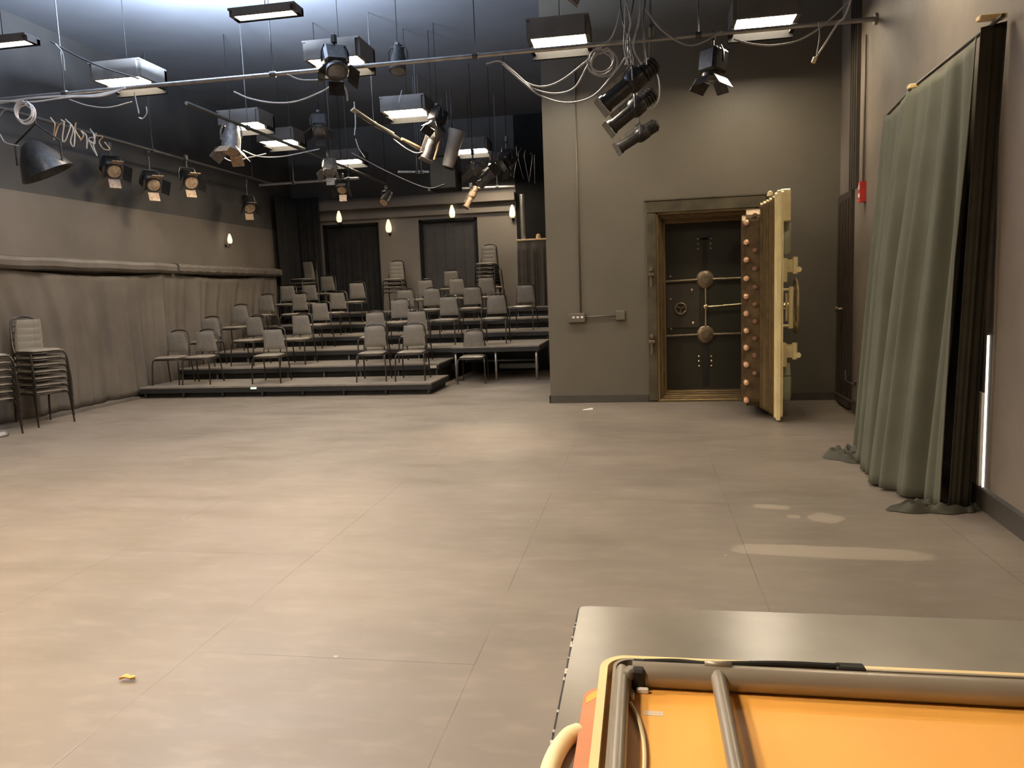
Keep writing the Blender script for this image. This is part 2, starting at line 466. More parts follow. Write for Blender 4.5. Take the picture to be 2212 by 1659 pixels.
for q in ((1.72, 6.72, .19, .26, .07, 2, .3), (1.82, 5.20, .24, .12, .05, 5, .1), (2.02, 5.22, .11, .09, .035, 8, .2)):
    pu = MB(); puddle(pu, *q); pu.build('drape_hem', m_hem, tr)
rod = MB().tube([topR(0)+Vector((.03, 0, .01)), topR(.42)+Vector((.03, 0, .03)), topR(1)+Vector((.03, -.25, .03))], .012)
rod.build('drape_rod', m_trim, tr)
cl = MB(); p = topR(.43); cl.box(p.x-.03, p.x+.04, p.y-.03, p.y+.03, p.z+.0, p.z+.035, ch=.006); p = topR(1)
cl.box(p.x-.05, p.x+.10, p.y-.14, p.y-.08, p.z+.05, p.z+.08, ch=.006)
cl.build('drape_clip', m_rim, tr)
# left wall: ledge in two lengths, drape beneath
yb = at(388, 575, X=-8.12).y
for (a, b, lab) in ((-2, yb-.03, 'long dusty padded ledge above the near part of the left wall drape'), (yb+.03, 16.5, 'padded ledge above the far end of the left wall drape, toward the risers')):
    n = 60; mb = MB(); vs = []; 
    prof = [(0, 2.03), (.20, 2.06), (.235, 2.10), (.24, 2.17), (.22, 2.215), (.16, 2.23), (0, 2.25)]
    for i in range(n+1):
        y = a+(b-a)*i/n
        for (dx_, z) in prof:
            vs.append((XL+dx_+(.006*sin(i*1.9)+.006*sin(i*.7) if dx_ > .1 else 0), y, z+.006*sin(i*1.3+dx_*9)))
    k = len(prof)
    fs = [(i*k+j, i*k+j+1, (i+1)*k+j+1, (i+1)*k+j) for i in range(n) for j in range(k-1)]
    fs += [list(range(k)), [n*k+j for j in range(k)]]
    tag(MB().add(vs, fs, False).build('wall_ledge', m_ledge), lab, 'ledge', 'ledges along the left wall')
dl = thing('wall_drape', 'long grey-brown drape covering the lower left wall under the ledge', 'curtain', (0, 0, 0))
cloth(drape('d', lerpf((XL+.12, 2, 2.06), (XL+.12, 16.4, 2.06)), lerpf((XL+.17, 2, .05), (XL+.17, 16.4, .05)), m_drape_l, 560, 20, .085, 24, 11, sag=.08, nrm=(1, 0, 0)), 'drape_cloth', m_drape_l, dl)
# black masking in the far left corner
db = thing('masking_drape', 'black drape masking the far left corner behind the risers', 'curtain', (0, 0, 0))
cloth(drape('d', lerpf((XL+.14, 16.55, 3.9), (XL+.25, YB-.2, 3.9)), lerpf((XL+.14, 16.55, .05), (XL+.25, YB-.2, .05)), m_drape_b, 60, 10, .04, 8, 4, nrm=(1, 0, 0)), 'drape_cloth', m_drape_b, db)
cloth(drape('d', lerpf((XL+.25, YB-.28, 3.9), (-7.55, YB-.28, 3.9)), lerpf((XL+.25, YB-.28, .05), (-7.55, YB-.28, .05)), m_drape_b, 60, 10, .03, 6, 5, nrm=(0, -1, 0)), 'drape_cloth', m_drape_b, db)
d2 = thing('doorway_drape', 'dark pleated curtain hanging in the rear left doorway', 'curtain', (0, 0, 0))
cloth(drape('d', lerpf((dx[0]+.07, YB+.03, dz-.08), (dx[1]-.07, YB+.03, dz-.08)), lerpf((dx[0]+.07, YB+.03, .05), (dx[1]-.07, YB+.03, .05)), m_drape_b, 80, 6, .025, 9, 6, nrm=(0, -1, 0)), 'drape_cloth', m_drape_b, d2)

# booth ledge with duct at right of the rear wall
bs = thing('control_counter', 'narrow wooden-topped counter in the dark recess right of the rear wall', 'counter', (-2.3, 16.8, 0))
MB().box(-.40, .40, -.15, .15, 2.60, 2.64, ch=.006).build('counter_top', m_wood, bs)
MB().box(-.38, .38, -.10, .12, .0, 2.60).build('counter_front', m_drape_b, bs)
cf = drape('d', lerpf((-.40, -.13, 2.60), (.40, -.13, 2.60)), lerpf((-.42, -.16, .0), (.42, -.16, .0)), m_drape_b, 70, 10, .045, 4, 9, nrm=(0, -1, 0))
cloth(cf, 'counter_skirt', mat('brown_black_drape', (.04, .033, .026), .85), bs)
p = at(1131, 517, Y=16.85)
MB().tube([(p.x, 16.85, 2.64), (p.x, 16.85, 3.62)], .055, 16).build('duct_pipe', m_steel)
tag(bpy.data.objects['duct_pipe'], 'shiny vertical steel pipe standing on the rear counter', 'pipe')
p = at(1163, 510, Y=16.8)
tag(MB().lathe([(.05, 2.64), (.055, 2.66), (.05, 2.72), (.02, 2.75)], Matrix.Translation((p.x, 16.8, 0)), 12).build('small_bowl', m_wood), 'small round object on the rear counter beside the steel pipe', 'ornament')

# sconces / pendants
def sconce(p, wall, lab, s=1.0):
    t = thing('wall_sconce', lab, 'wall light', p, 0, 'small glowing wall lights')
    MB().lathe([(.035*s, 0), (.06*s, .03*s), (.065*s, .10*s), (.045*s, .19*s), (.018*s, .26*s)], None, 12).build('glass_shade', m_sconce, t)
    w = {'y': (0, .10, 0), 'x': (-.10, 0, 0)}[wall]
    MB().tube([(0, 0, 0), (0, 0, -.05), (w[0]*.5, w[1]*.5, -.08), (w[0], w[1], -.04)], .008, 6).tube([(w[0]*.9, w[1]*.9, -.04), (w[0]*1.05, w[1]*1.05, -.04)], .03, 10).build('bracket', m_dark, t)
p = at(497, 526, X=XL+.1); sconce(p, 'x', 'small glowing wall light on the left wall above the ledge', .75)
for (x, y, lab, s) in ((733, 480, 'slim glowing wall light on the rear wall beside the black corner drape', 1.0),
                       (840, 502, 'broader warm wall light on the wall between the two rear doorways', 1.15),
                       (977, 470, 'bell-shaped wall light above the right rear doorway', 1.1),
                       (1107, 470, 'wall light at the right end of the rear wall', 1.1)):
    p = at(x, y, Y=YB-.10 if x != 733 else YB-.42); sconce(p, 'y', lab, s)

# ------------------------------------------------------------------ risers
TY = [11.12, 12.19, 13.26, 14.33, 15.40, 16.47, 17.55]
TZ = [.18, .375, .575, .77, .97, 1.18]
XE = [-3.20, -3.36, -3.30, -1.75, -1.75, -1.75]
ordw = ['lowest', 'second', 'third', 'fourth', 'fifth', 'top']
def riser(x0, x1, y0, y1, z, zl, lab, legs_open=False, nleg=6):
    t = thing('seating_riser', lab, 'riser', ((x0+x1)/2, (y0+y1)/2, 0), 0, 'stepped seating risers')
    off = Vector(((x0+x1)/2, (y0+y1)/2, 0))
    w, d = (x1-x0)/2, (y1-y0)/2
    MB().box(-w, w, -d, d, z-.025, z).build('deck', m_deck, t)
    MB().box(-w, w, -d+.004, -d+.04, z-.10, z-.025).box(-w, -w+.04, -d+.04, d, z-.10, z-.025).box(w-.04, w, -d+.04, d, z-.10, z-.025).build('frame', m_skirt, t)
    if not legs_open:
        MB().box(-w+.05, w-.05, -d+.10, -d+.13, 0, z-.03).box(w-.09, w-.06, -d+.13, d, 0, z-.03).build('kick_board', m_skirt, t)
    for i in range(nleg):
        x = -w+.06+(2*w-.12)*i/(nleg-1)
        MB().tube([(x, -d+.06, 0), (x, -d+.06, z-.03)], .022, 8).build('leg', m_pipe_d if not legs_open else m_pipe, t)
for i in range(6):
    riser(XL+.26, XE[i], TY[i], TY[i+1]-.002, TZ[i], 0, '%s seating riser, a wide dark platform with black front' % ordw[i].capitalize() if i else 'Lowest seating riser, low wide platform nearest the open floor', False, 8)
riser(-3.28, -1.75, 12.75, 14.32, .60, 0, 'right-hand riser at third-tier height, open underneath on pipe legs', True, 3)
# cross rail below the open riser
t = tag(MB().tube([(-3.1, 13.0, .33), (-1.85, 13.0, .33)], .018, 8).box(-2.55, -1.85, 13.3, 13.34, .16, .24).build('cross_rail', m_pipe_d), 'dark horizontal rail under the open right-hand riser', 'rail')
p = at(546, 832, Y=11.10)
tag(MB().box(p.x-.045, p.x+.045, 11.105, 11.1245, .13, .155).build('glow_tape', m_tape), 'bright greenish tape mark on the front edge of the lowest riser', 'tape')
p = at(936, 783, Y=12.18)
tag(MB().box(p.x-.06, p.x+.05, 12.17, 12.1945, .30, .345).build('tape_mark', m_white), 'small pale tape mark at the right end of the second riser', 'tape')

# ------------------------------------------------------------------ chairs
CH_LAB = 'grey padded stacking chair'
def make_chair(loc, rz, label, group):
    t = thing('stacking_chair', label, 'chair', loc, rz, group)
    # seat cushion
    def cushion(poly_w0, poly_w1, d0, d1, z0, th, mtx=None):
        nu, nv = 10, 10; vs = []; 
        for s in (1, -1):
            for j in range(nv+1):
                for i in range(nu+1):
                    u = i/nu*2-1; v = j/nv*2-1
                    e = max(0, 1-abs(u)**5)**.5*max(0, 1-abs(v)**5)**.5
                    y = d0+(d1-d0)*(v+1)/2; w = poly_w0+(poly_w1-poly_w0)*(v+1)/2
                    vs.append((u*w*(1-.03*abs(v)**4), y*(1), z0+s*th*(.12+.88*e)))
        k = (nu+1)*(nv+1); fs = []
        for s in (0, 1):
            for j in range(nv):
                for i in range(nu):
                    a = s*k+j*(nu+1)+i; fs.append((a, a+1, a+nu+2, a+nu+1))
        b = [i for i in range(nu)]+[j*(nu+1)+nu for j in range(nv)]+[nv*(nu+1)+nu-i for i in range(nu)]+[(nv-j)*(nu+1) for j in range(nv)]
        for q in range(len(b)): fs.append((b[q], b[(q+1) % len(b)], b[(q+1) % len(b)]+k, b[q]+k))
        return MB().add(vs, fs, True, mtx)
    cushion(.205, .19, -.225, .19, .445, .028).build('seat', m_seat, t)
    # back pad: built flat then raised
    bm = Matrix.Translation((0, .205, .52)) @ Matrix.Rotation(R(90+9), 4, 'X') @ Matrix.Rotation(0, 4, 'Z')
    cushion(.185, .155, .0, .335, 0, .02, bm).build('backrest', m_pad, t)
    # arch frame
    def bk(z): return .215 + (z-.46)*.16
    pts = [(-.195, .19, .42), (-.195, bk(.52)-.0, .52)]
    pts += [(-.175, bk(.70)+.012, .70), (-.158, bk(.82)+.012, .82)]
    for i in range(7):
        a = pi - pi*i/6; pts.append((.150*cos(a) if i not in (0, 6) else .153*cos(a), bk(.86)+.012, .835+.055*sin(a)))
    pts += [(.158, bk(.82)+.012, .82), (.175, bk(.70)+.012, .70), (.195, bk(.52), .52), (.195, .19, .42)]
    MB().tube(pts, .0115, 8).build('back_frame', m_chair, t)
    MB().tube([(-.205, .19, .415), (-.21, -.17, .415), (-.20, -.205, .415), (-.17, -.225, .415), (.17, -.225, .415), (.20, -.205, .415), (.21, -.17, .415), (.205, .19, .415)], .011, 8, closed=True).build('seat_frame', m_chair, t)
    for s in (-1, 1):
        MB().tube([(s*.21, -.19, .415), (s*.222, -.215, .39), (s*.226, -.225, .35), (s*.235, -.26, .012), (s*.235, -.26, 0)], [.012, .012, .012, .011, .014], 8).build('leg', m_chair, t)
        MB().tube([(s*.205, .19, .415), (s*.21, .215, .37), (s*.222, .27, .012), (s*.222, .27, 0)], [.012, .012, .011, .014], 8).build('leg', m_chair, t)
    return t
TIERCH = {
 1: [(345.5, 'facing out beside the wall drape'), (449, ''), (596, ''), (815, ''), (898, '')],
 2: [(451, ''), (552, ''), (655, ''), (817, ''), (905, '')],
 3: [(507, ''), (696, ''), (868, ''), (972, ''), (1076, '')],
 4: [(554, ''), (652, ''), (735, ''), (880, ''), (940, ''), (1026, ''), (1137, '')],
 5: [(601, ''), (676, ''), (779, ''), (924, ''), (990, ''), (1057, '')],
 6: [(715, ''), (980, ''), (1075, ''), (1146, '')],
}
ordn = ['first', 'second', 'third', 'fourth', 'fifth', 'sixth', 'seventh']
proto = None
rc = random.Random(5)
for k in range(1, 7):
    row = sorted(TIERCH[k])
    for i, (x, extra) in enumerate(row):
        ym = (TY[k-1]+TY[k])/2 - .02
        p = at(x, 700, Y=ym+.26)
        z = TZ[k-1]
        if k == 3 and x > 960: z = .60; ym = 13.6; p = at(x, 700, Y=ym+.26)
        if k == 4 and x > 1100: ym += .0
        X = max(p.x, XL+.55)
        X = min(X, (-1.98 if k > 3 or (k == 3 and x > 960) else 9))
        lab = '%s, %s from left on the %s riser%s' % (CH_LAB, ordn[i], ordw[k-1], ' beside the wall drape' if (k == 1 and i == 0) else '')
        if k == 3 and x > 960: lab = '%s, %s one of two on the open right-hand riser' % (CH_LAB, 'left' if x < 1000 else 'right')
        rz = R(rc.uniform(-7, 7)) + R({1: 2, 2: 0}.get(k, 0))
        loc = (X, ym, z)
        if proto is None: proto = make_chair(loc, rz, lab, 'chairs set out on the risers')
        else: dup(proto, loc, rz, lab, 'chairs set out on the risers')
p = at(1035, 822, Z=0)
dup(proto, (-2.87, 13.22-.62, 0), R(4), 'grey padded stacking chair alone on the floor in front of the open riser', 'chairs on the floor')
# stacks on the top riser
STK = .088
def stack(base, rz, n, where, group, lean=.012):
    f = Vector((sin(rz), -cos(rz), 0))
    for i in range(n):
        word = 'topmost' if i == n-1 else ('bottom' if i == 0 else '%s from the bottom' % ordn[i])
        loc = Vector(base)+Vector((0, 0, STK*i))+f*lean*i
        dup(proto, loc, rz, 'grey chair, %s in the stack %s' % (word, where), group)
pa = at(860, 560, Y=17.3); stack((pa.x, 16.98, 1.18), R(3), 4, 'between the two rear doorways', 'stacked chairs at the rear', .004)
pa = at(1057, 530, Y=17.3); stack((pa.x, 16.98, 1.18), R(-4), 7, 'right of the rear doorway', 'stacked chairs at the rear', .004)
pa = at(650, 600, Y=16.0)
stack((pa.x-.35, 16.9, 1.18), R(-25), 5, 'in the far left corner', 'stacked chairs at the rear', .004)
# near-left stacks
stack((-7.84, 8.78, 0), R(71), 7, 'at the left edge by the drape', 'stacked chairs by the left wall', .004)
stack((-7.86, 7.93, 0), R(71), 7, 'cut off by the left picture edge', 'stacked chairs by the left wall', .004)
p = at(4, 938, Z=.03)
tag(MB().lathe([(.09, 0), (.10, .02), (.09, .05), (.05, .075), (.02, .08)], Matrix.Translation((p.x-.03, p.y, 0)), 16).build('floor_dome', m_lamp_d), 'round grey weight on the floor at the left edge of the picture', 'dome')  # unidentified grey dome on the floor

# ------------------------------------------------------------------ vault
vf = thing('vault_frame', 'bronze stepped vault door frame set in the dark wall', 'door frame', (.8, YV, 0))
o3 = (.8, YV, 0)
def vb(mb, name, m, par): return mb.build(name, m, par, off=o3)
a0, a1, b1 = .17, 1.42, 2.44     # opening
fr = MB()
fr.box(.055, a0+.003, YV-.035, YV, .02, b1-.004, ch=.006).box(a1-.003, 1.52, YV-.035, YV, .02, b1-.004, ch=.006).box(.055, 1.52, YV-.042, YV, b1-.003, 2.584, ch=.006).box(.03, 1.55, YV-.05, YV, 2.585, 2.60)
vb(fr, 'outer_plate', mat('vault_plate_dark_bronze', (.10, .085, .055), .4, .5, var=.3, scale=5), vf)
steps = [(0, -.02, .05), (.022, .04, .11), (.045, .10, .18), (.07, .17, .26), (.095, .25, .42)]
for i, (ins, y0, y1) in enumerate(steps):
    s = MB(); w2 = .028
    x0, x1, z1, zb = a0+ins, a1-ins, b1-ins, .02+ins*.8
    s.box(x0, x0+w2, YV+y0, YV+y1, zb, z1, ch=.004).box(x1-w2, x1, YV+y0, YV+y1, zb, z1, ch=.004)
    s.box(x0, x1, YV+y0, YV+y1, z1-w2, z1, ch=.004).box(x0, x1, YV+y0, YV+y1, max(0.002, zb-.018), zb+.012, ch=.004)
    vb(s, 'frame_step', m_bronze if i % 2 == 0 else m_bronze_d, vf)
for z in (1.66, .80):
    c = MB().box(.06, .14, YV-.12, YV-.03, z-.02, z+.02, ch=.006).box(.075, .12, YV-.10, YV-.03, z+.04, z+.09, ch=.006).tube([(.10, YV-.09, z-.16), (.10, YV-.09, z-.02)], .018, 8)
    vb(c, 'clamp_lug', m_gear, vf)
# inner gate with the lock works
ig = thing('vault_inner_door', 'dark inner vault door with bronze gear wheels and locking rods', 'door', (.8, YV+.45, 0))
o3 = (.8, YV+.45, 0); YI = YV+.42
vb(MB().box(.24, 1.36, YI, YI+.025, .09, 2.36), 'plate', m_vdark, ig)
vb(MB().box(.30, .74, YI-.015, YI, .94, 1.53, ch=.004), 'cover_plate', mat('vault_cover_plate', (.05, .042, .032), .4, .3), ig)
vb(MB().box(.78, .84, YI-.012, YI, 1.68, 2.12).box(.78, .84, YI-.012, YI, .16, .70).box(.72, .90, YI-.012, YI, 2.10, 2.13), 'slot', m_blk, ig)
for z in (1.575, .845):
    g = MB().lathe([(.115, 0), (.118, .02), (.105, .03), (.10, .035), (.06, .04), (.055, .05), (.02, .052)], axis((.81, YI, z), (0, -1, 0)), 28)
    for k in range(12): a = k*pi/6; g.lathe([(.008, 0), (.006, .008)], axis((.81+.085*cos(a), YI-.03, z+.085*sin(a)), (0, -1, 0)), 8)
    vb(g, 'gear_wheel', m_gear, ig)
    vb(MB().tube([(.26, YI-.03, z-.01), (.71, YI-.03, z)], .016, 10), 'locking_rod', m_gear, ig)
    vb(MB().tube([(.91, YI-.03, z), (1.33, YI-.03, z)], .016, 10), 'locking_rod', m_gear, ig)
vb(MB().tube([(.815, YI-.03, .96), (.815, YI-.03, 1.46)], .014, 10), 'vertical_rod', m_brass, ig)
vb(MB().tube([(.815, YI-.045, 1.215), (.92, YI-.045, 1.215), (.93, YI-.045, 1.215), (1.0, YI-.045, 1.22), (1.06, YI-.045, 1.225), (1.28, YI-.045, 1.235)], [.012, .016, .016, .008, .012, .012], 10).lathe([(.03, 0), (.03, .03), (.01, .04)], axis((.815, YI-.03, 1.215), (0, -1, 0)), 14), 'lever', m_brass, ig)
hw = MB().tube(arc((.49, YI-.035, 1.20), .072, 0, 2*pi*23/24, 23), .014, 8, closed=True)
for k in range(3): a = k*2*pi/3+.4; hw.tube([(.49, YI-.035, 1.20), (.49+.07*cos(a), YI-.035, 1.20+.07*sin(a))], .009, 6)
vb(hw, 'small_handwheel', m_gear, ig)
for (x, z, r_) in ((.36, 1.63, .018), (.64, 1.44, .022), (.65, 1.0, .022), (.36, 1.33, .015), (.36, .93, .018), (1.28, .14, .018)):
    vb(MB().lathe([(r_, 0), (r_, .012), (r_*.5, .02)], axis((x, YI, z), (0, -1, 0)), 12), 'bolt_head', m_brass, ig)
for zz in (1.98, .42):
    for k in range(3):
        for sx in (-.085, .08):
            vb(MB().lathe([(.016, 0), (.014, .012), (.005, .016)], axis((.81+sx, YI, zz+k*.065), (0, -1, 0)), 10), 'bolt_head', m_lamp_d if zz > 1 else m_brass, ig)
# the big door, swung open
vd = thing('vault_door', 'massive open vault door with brass bolts and cream hinged face', 'door', (1.22, 8.6, 0), R(-6.3))
o3 = (1.22, 8.6, 0)
YF = 8.50
def plate(x0, x1, yf, z0, z1, name, m, c=.12, yb_=9.92, seg=6):
    # slab with rounded front corners, extruded along X
    pl = []
    for (cy, cz, a) in ((yf+c, z1-c, pi/2), (yf+c, z0+c, pi)):
        for i in range(seg+1): t = a+pi/2*i/seg; pl.append((cy+c*cos(t), cz+c*sin(t)))
    pl += [(yb_, z0), (yb_, z1)]
    mtx = Matrix(((0, 0, 1, 0), (1, 0, 0, 0), (0, 1, 0, 0), (0, 0, 0, 1)))
    return vb(MB().prism(pl, x0, x1, mtx), name, m, vd)
BOLTM = mat('bolt_block_bronze', (.13, .088, .045), .4, .5, var=.35, scale=10)
plate(1.055, 1.10, 8.86, .15, 2.26, 'bolt_block', BOLTM, .14)
plate(1.10, 1.245, 8.83, .11, 2.32, 'bolt_block', BOLTM, .14)
xs = [1.245, 1.275, 1.305, 1.335, 1.36, 1.385]
for i in range(5):
    plate(xs[i], xs[i+1], 8.79-i*.035, .10-i*.014, 2.37+i*.012, 'stepped_edge', m_bronze if i % 2 else m_bronze_d, .05)
plate(1.385, 1.405, 8.56, .03, 2.44, 'stepped_edge', m_cream, .03)
plate(1.405, 1.445, YF, .018, 2.455, 'outer_flange', m_cream, .012)
plate(1.445, 1.47, YF+.02, .05, 2.45, 'outer_flange', m_cream, .03)
for k in range(11):
    z = .28 + k*.188
    z = [.20, .40, .60, .79, .98, 1.17, 1.36, 1.555, 1.76, 1.95, 2.16][k]
    vb(MB().tube([(1.10, 8.90, z), (1.10, 8.765, z)], .031, 14).lathe([(.031, 0), (.025, .012), (.004, .018)], axis((1.10, 8.765, z), (0, -1, 0)), 14), 'locking_bolt', m_copper, vd)
for z in (.50, .70, .89, 1.08, 1.27, 1.46, 1.66, 1.86, 2.24):
    vb(MB().tube([(1.19, 8.90, z), (1.19, 8.80, z)], .026, 14).lathe([(.026, 0), (.02, .008), (.004, .009)], axis((1.19, 8.80, z), (0, -1, 0)), 14), 'locking_bolt', mat('bolt_copper_dull', (.32, .19, .12), .35, .6), vd)
for y in (8.66, 8.78): vb(MB().lathe([(.03, 0), (.026, .03), (.01, .04)], Matrix.Translation((1.34, y, 2.43)), 12), 'bolt_head', m_cream, vd)
# exterior face fittings
vb(MB().box(1.44, 1.545, 8.60, 8.86, 2.14, 2.475, ch=.01), 'hinge_cap', m_cream, vd)
vb(MB().tube([(1.50, 8.80, 1.80), (1.50, 8.80, 1.82), (1.50, 8.80, 2.13), (1.50, 8.80, 2.14)], [.05, .065, .065, .06], 18).tube([(1.50, 8.80, 1.955), (1.50, 8.80, 1.965)], .067, 18), 'pressure_cylinder', m_green, vd)
vb(MB().tube([(1.51, 8.80, .20), (1.51, 8.80, .22), (1.51, 8.80, .46), (1.51, 8.80, .47)], [.05, .065, .065, .055], 18).tube([(1.51, 8.80, .48), (1.51, 8.80, .62)], [.062, .055], 18), 'pressure_cylinder', m_green, vd)
for (z0, z1) in ((1.60, 1.76), (.68, .84)):
    b_ = MB().box(1.47, 1.52, 8.68, 8.86, z0-.10, z1, ch=.008).box(1.50, 1.60, 8.70, 8.84, z0, z1-.02, ch=.01).tube([(1.60, 8.70, z0-.015), (1.60, 8.70, z1+.005)], .028, 12).tube([(1.635, 8.67, z0+.03), (1.635, 8.71, z0+.03)], .03, 10).tube([(1.545, 8.69, z0+.07), (1.545, 8.71, z0+.07)], .018, 10)
    vb(b_, 'crane_bracket', m_cream, vd)
hd = MB().tube([(1.47, 8.72, 1.42), (1.56, 8.72, 1.42)], .016, 10).tube([(1.47, 8.72, 1.03), (1.56, 8.72, 1.03)], .016, 10).tube([(1.56, 8.72, 1.0), (1.56, 8.72, 1.45)], [.026, .026], 12).tube([(1.515, 8.72, 1.08), (1.515, 8.72, 1.38)], .012, 8)
vb(hd, 'pull_handle', m_cream, vd)
wh = MB().tube([(1.635, 9.05+.30*cos(t*2*pi/32), 1.23+.30*sin(t*2*pi/32)) for t in range(32)], .016, 8, closed=True)
for k in range(6): a = k*pi/3; wh.tube([(1.58, 9.05, 1.23), (1.635, 9.05+.29*cos(a), 1.23+.29*sin(a))], .010, 6)
wh.tube([(1.47, 9.05, 1.23), (1.61, 9.05, 1.23)], .05, 14)
vb(wh, 'ship_wheel', m_brass, vd)
vb(MB().box(1.47, 1.50, 8.95, 9.6, .70, 1.85, ch=.006), 'lock_case', m_bronze_d, vd)
vb(MB().tube([(1.45, 10.0, .12), (1.45, 10.0, 2.35)], .055, 14).box(1.40, 1.50, 9.85, 10.02, .30, .50).box(1.40, 1.50, 9.85, 10.02, 1.95, 2.15), 'hinge_post', m_bronze_d, vd)

# ------------------------------------------------------------------ wall electrics
el = thing('surface_conduit', 'painted conduit with outlet box and junction box on the dark vault wall', 'conduit', (-.8, YV, 0))
o3 = (-.8, YV, 0)
xa = at(1250, 500, Y=YV).x
vb(MB().tube([(xa, YV-.015, 1.2), (xa, YV-.015, 4.3)], .011, 8), 'conduit_pipe', m_vault_wall, el)
vb(MB().tube([(-.77, YV-.02, 1.14), (-.34, YV-.02, 1.15)], .010, 8), 'conduit_pipe', m_vault_wall, el)
ob = vb(MB().box(-.98, -.76, YV-.055, YV, 1.075, 1.195, ch=.006), 'outlet_box', m_vault_wall, el)
for k in range(3): MB().box(-.925+k*.055, -.895+k*.055, YV-.06, YV-.054, 1.13, 1.155).build('outlet', m_white, ob, off=o3)
vb(MB().box(-.36, -.24, YV-.05, YV, 1.09, 1.21, ch=.006), 'junction_box', m_vault_wall, el)
fa = thing('fire_alarm', 'small red fire alarm box on the right wall near the vault corner', 'alarm', (xr(8.75), 8.75, 2.41))
o3 = (xr(8.75), 8.75, 2.41)
f1 = MB(); rbox(f1, 8.70, 8.80, 2.31, 2.52, 0, .06); vb(f1, 'housing', m_red, fa)
f2 = MB(); rbox(f2, 8.72, 8.78, 2.36, 2.40, .06, .064); f2.v; rbox(f2, 8.735, 8.765, 2.44, 2.49, .06, .066); vb(f2, 'white_panel', m_white, fa)
vb(MB().tube([(xr(8.75)-.02, 8.75, 2.52), (xr(8.75)-.02, 8.75, 4.0)], .012, 8), 'conduit_pipe', m_right_wall, fa)
# bent tubes low beside the side door
p1 = at(1826, 800, X=xr(9.0)-.06); p2 = at(1846, 832, X=xr(8.9)-.10)
tag(MB().tube([p1, p1+Vector((0, -.03, -.12)), p2, p2+Vector((0, -.05, .05))], .012, 8).tube([at(1805, 848, X=xr(9.6)-.06), at(1840, 868, X=xr(9.0)-.08)], .012, 8).build('floor_stand', m_pipe_d), 'dark bent tubing low in the corner behind the drape', 'stand')

# ------------------------------------------------------------------ ceiling lights
def troffer(x, y, lab, z=4.26, w=.60, d=.46, h=.19, m=None, lip=.085):
    t = thing('ceiling_light', lab, 'ceiling light', (x, y, z), 0, 'boxed ceiling light panels')
    hb = MB()
    g = .045
    hb.box(-w/2-g, -w/2, -d/2-.01, d/2+g, 0, h).box(w/2, w/2+g, -d/2-.01, d/2+g, 0, h).box(-w/2, w/2, -d/2-.04, -d/2, 0, h).box(-w/2-g, w/2+g, d/2, d/2+g, 0, h).box(-w/2-g, w/2+g, -d/2-.04, d/2+g, h, h+.02)
    hb.build('housing', m_box, t)
    MB().box(-w/2-g, w/2+g, d/2, d/2+g, -lip, 0).box(-w/2-g, -w/2, 0, d/2, -lip*.5, 0).box(w/2, w/2+g, 0, d/2, -lip*.5, 0).build('added_shade_lip', m_dark, t)  # lip added below the diffuser to cut light off the upper wall
    MB().box(-w/2, w/2, -d/2, d/2, .006, .016).build('diffuser', m or m_panel, t)
    MB().tube([(0, 0, h), (0, 0, CZ-z)], .004, 6).build('hanger', m_dark, t)
    return t
TR = [(-.88, 8.96, 'bright ceiling panel left of the hanging spotlight cluster, above the vault wall edge'),
      (1.32, 8.96, 'bright ceiling panel nearest the right wall'),
      (-3.5, 8.96, 'bright ceiling panel partly hidden by a dark lantern'),
      (-6.28, 8.96, 'bright ceiling panel at upper left above the cable bundle'),
      (-3.50, 11.6, 'bright ceiling panel in the middle of the grid, second row'),
      (-6.15, 11.6, 'bright ceiling panel over the left side, second row'),
      (-6.25, 13.0, 'small bright panel just beyond the left second-row light'),
      (-3.25, 15.0, 'far bright panel over the right risers'),
      (-3.15, 16.7, 'farthest bright panel near the right end of the rear wall'),
      (-5.9, 15.2, 'far bright panel over the left risers')]
for x, y, l in TR: troffer(x, y, l)
for x, y, l in ((-3.58, 7.30, 'slim strip light on the ceiling at top left of centre'), (-6.55, 7.34, 'slim strip light at the left edge of the ceiling')):
    t = troffer(x, y, l, d=.12, h=.05, m=m_strip, lip=.004)
# out-of-frame panels that light the near half of the room
for x, y, l, mm in ((-6.3, 5.0, 'ceiling panel over the near left floor', m_panel), (-3.5, 5.0, 'ceiling panel over the near middle floor', m_panel_n),
                (-3.5, 2.2, 'ceiling panel left of the camera', m_panel_n), (-6.3, 2.2, 'ceiling panel over the left wall, near end', m_panel_n), (-2.3, .2, 'ceiling panel above the camera', m_panel_n)):
    troffer(x, y, l, m=mm)
troffer(1.62, 6.0, 'narrow ceiling panel close to the right wall', m=m_panel_r, w=.4)
def lamp(name, typ, loc, energy, col, rot=None, aim=None, **kw):
    l = bpy.data.lights.new(name, typ); l.energy = energy; l.color = col
    for k, v in kw.items(): setattr(l, k, v)
    o = bpy.data.objects.new(name, l); COL.objects.link(o); o.location = loc
    if aim is not None: o.rotation_euler = Vector(aim).to_track_quat('-Z', 'Y').to_euler()
    return o
# added cool uplights for the bluish ceiling glow, not part of the strips
lamp('added_ceiling_wash', 'AREA', (-5.0, 8.3, 4.35), 1500, (.62, .76, 1), aim=(0, 0, 1), size=.8)
lamp('added_ceiling_wash', 'AREA', (-3.58, 7.3, 4.42), 90, (.62, .76, 1), aim=(0, 0, 1), size=.3)

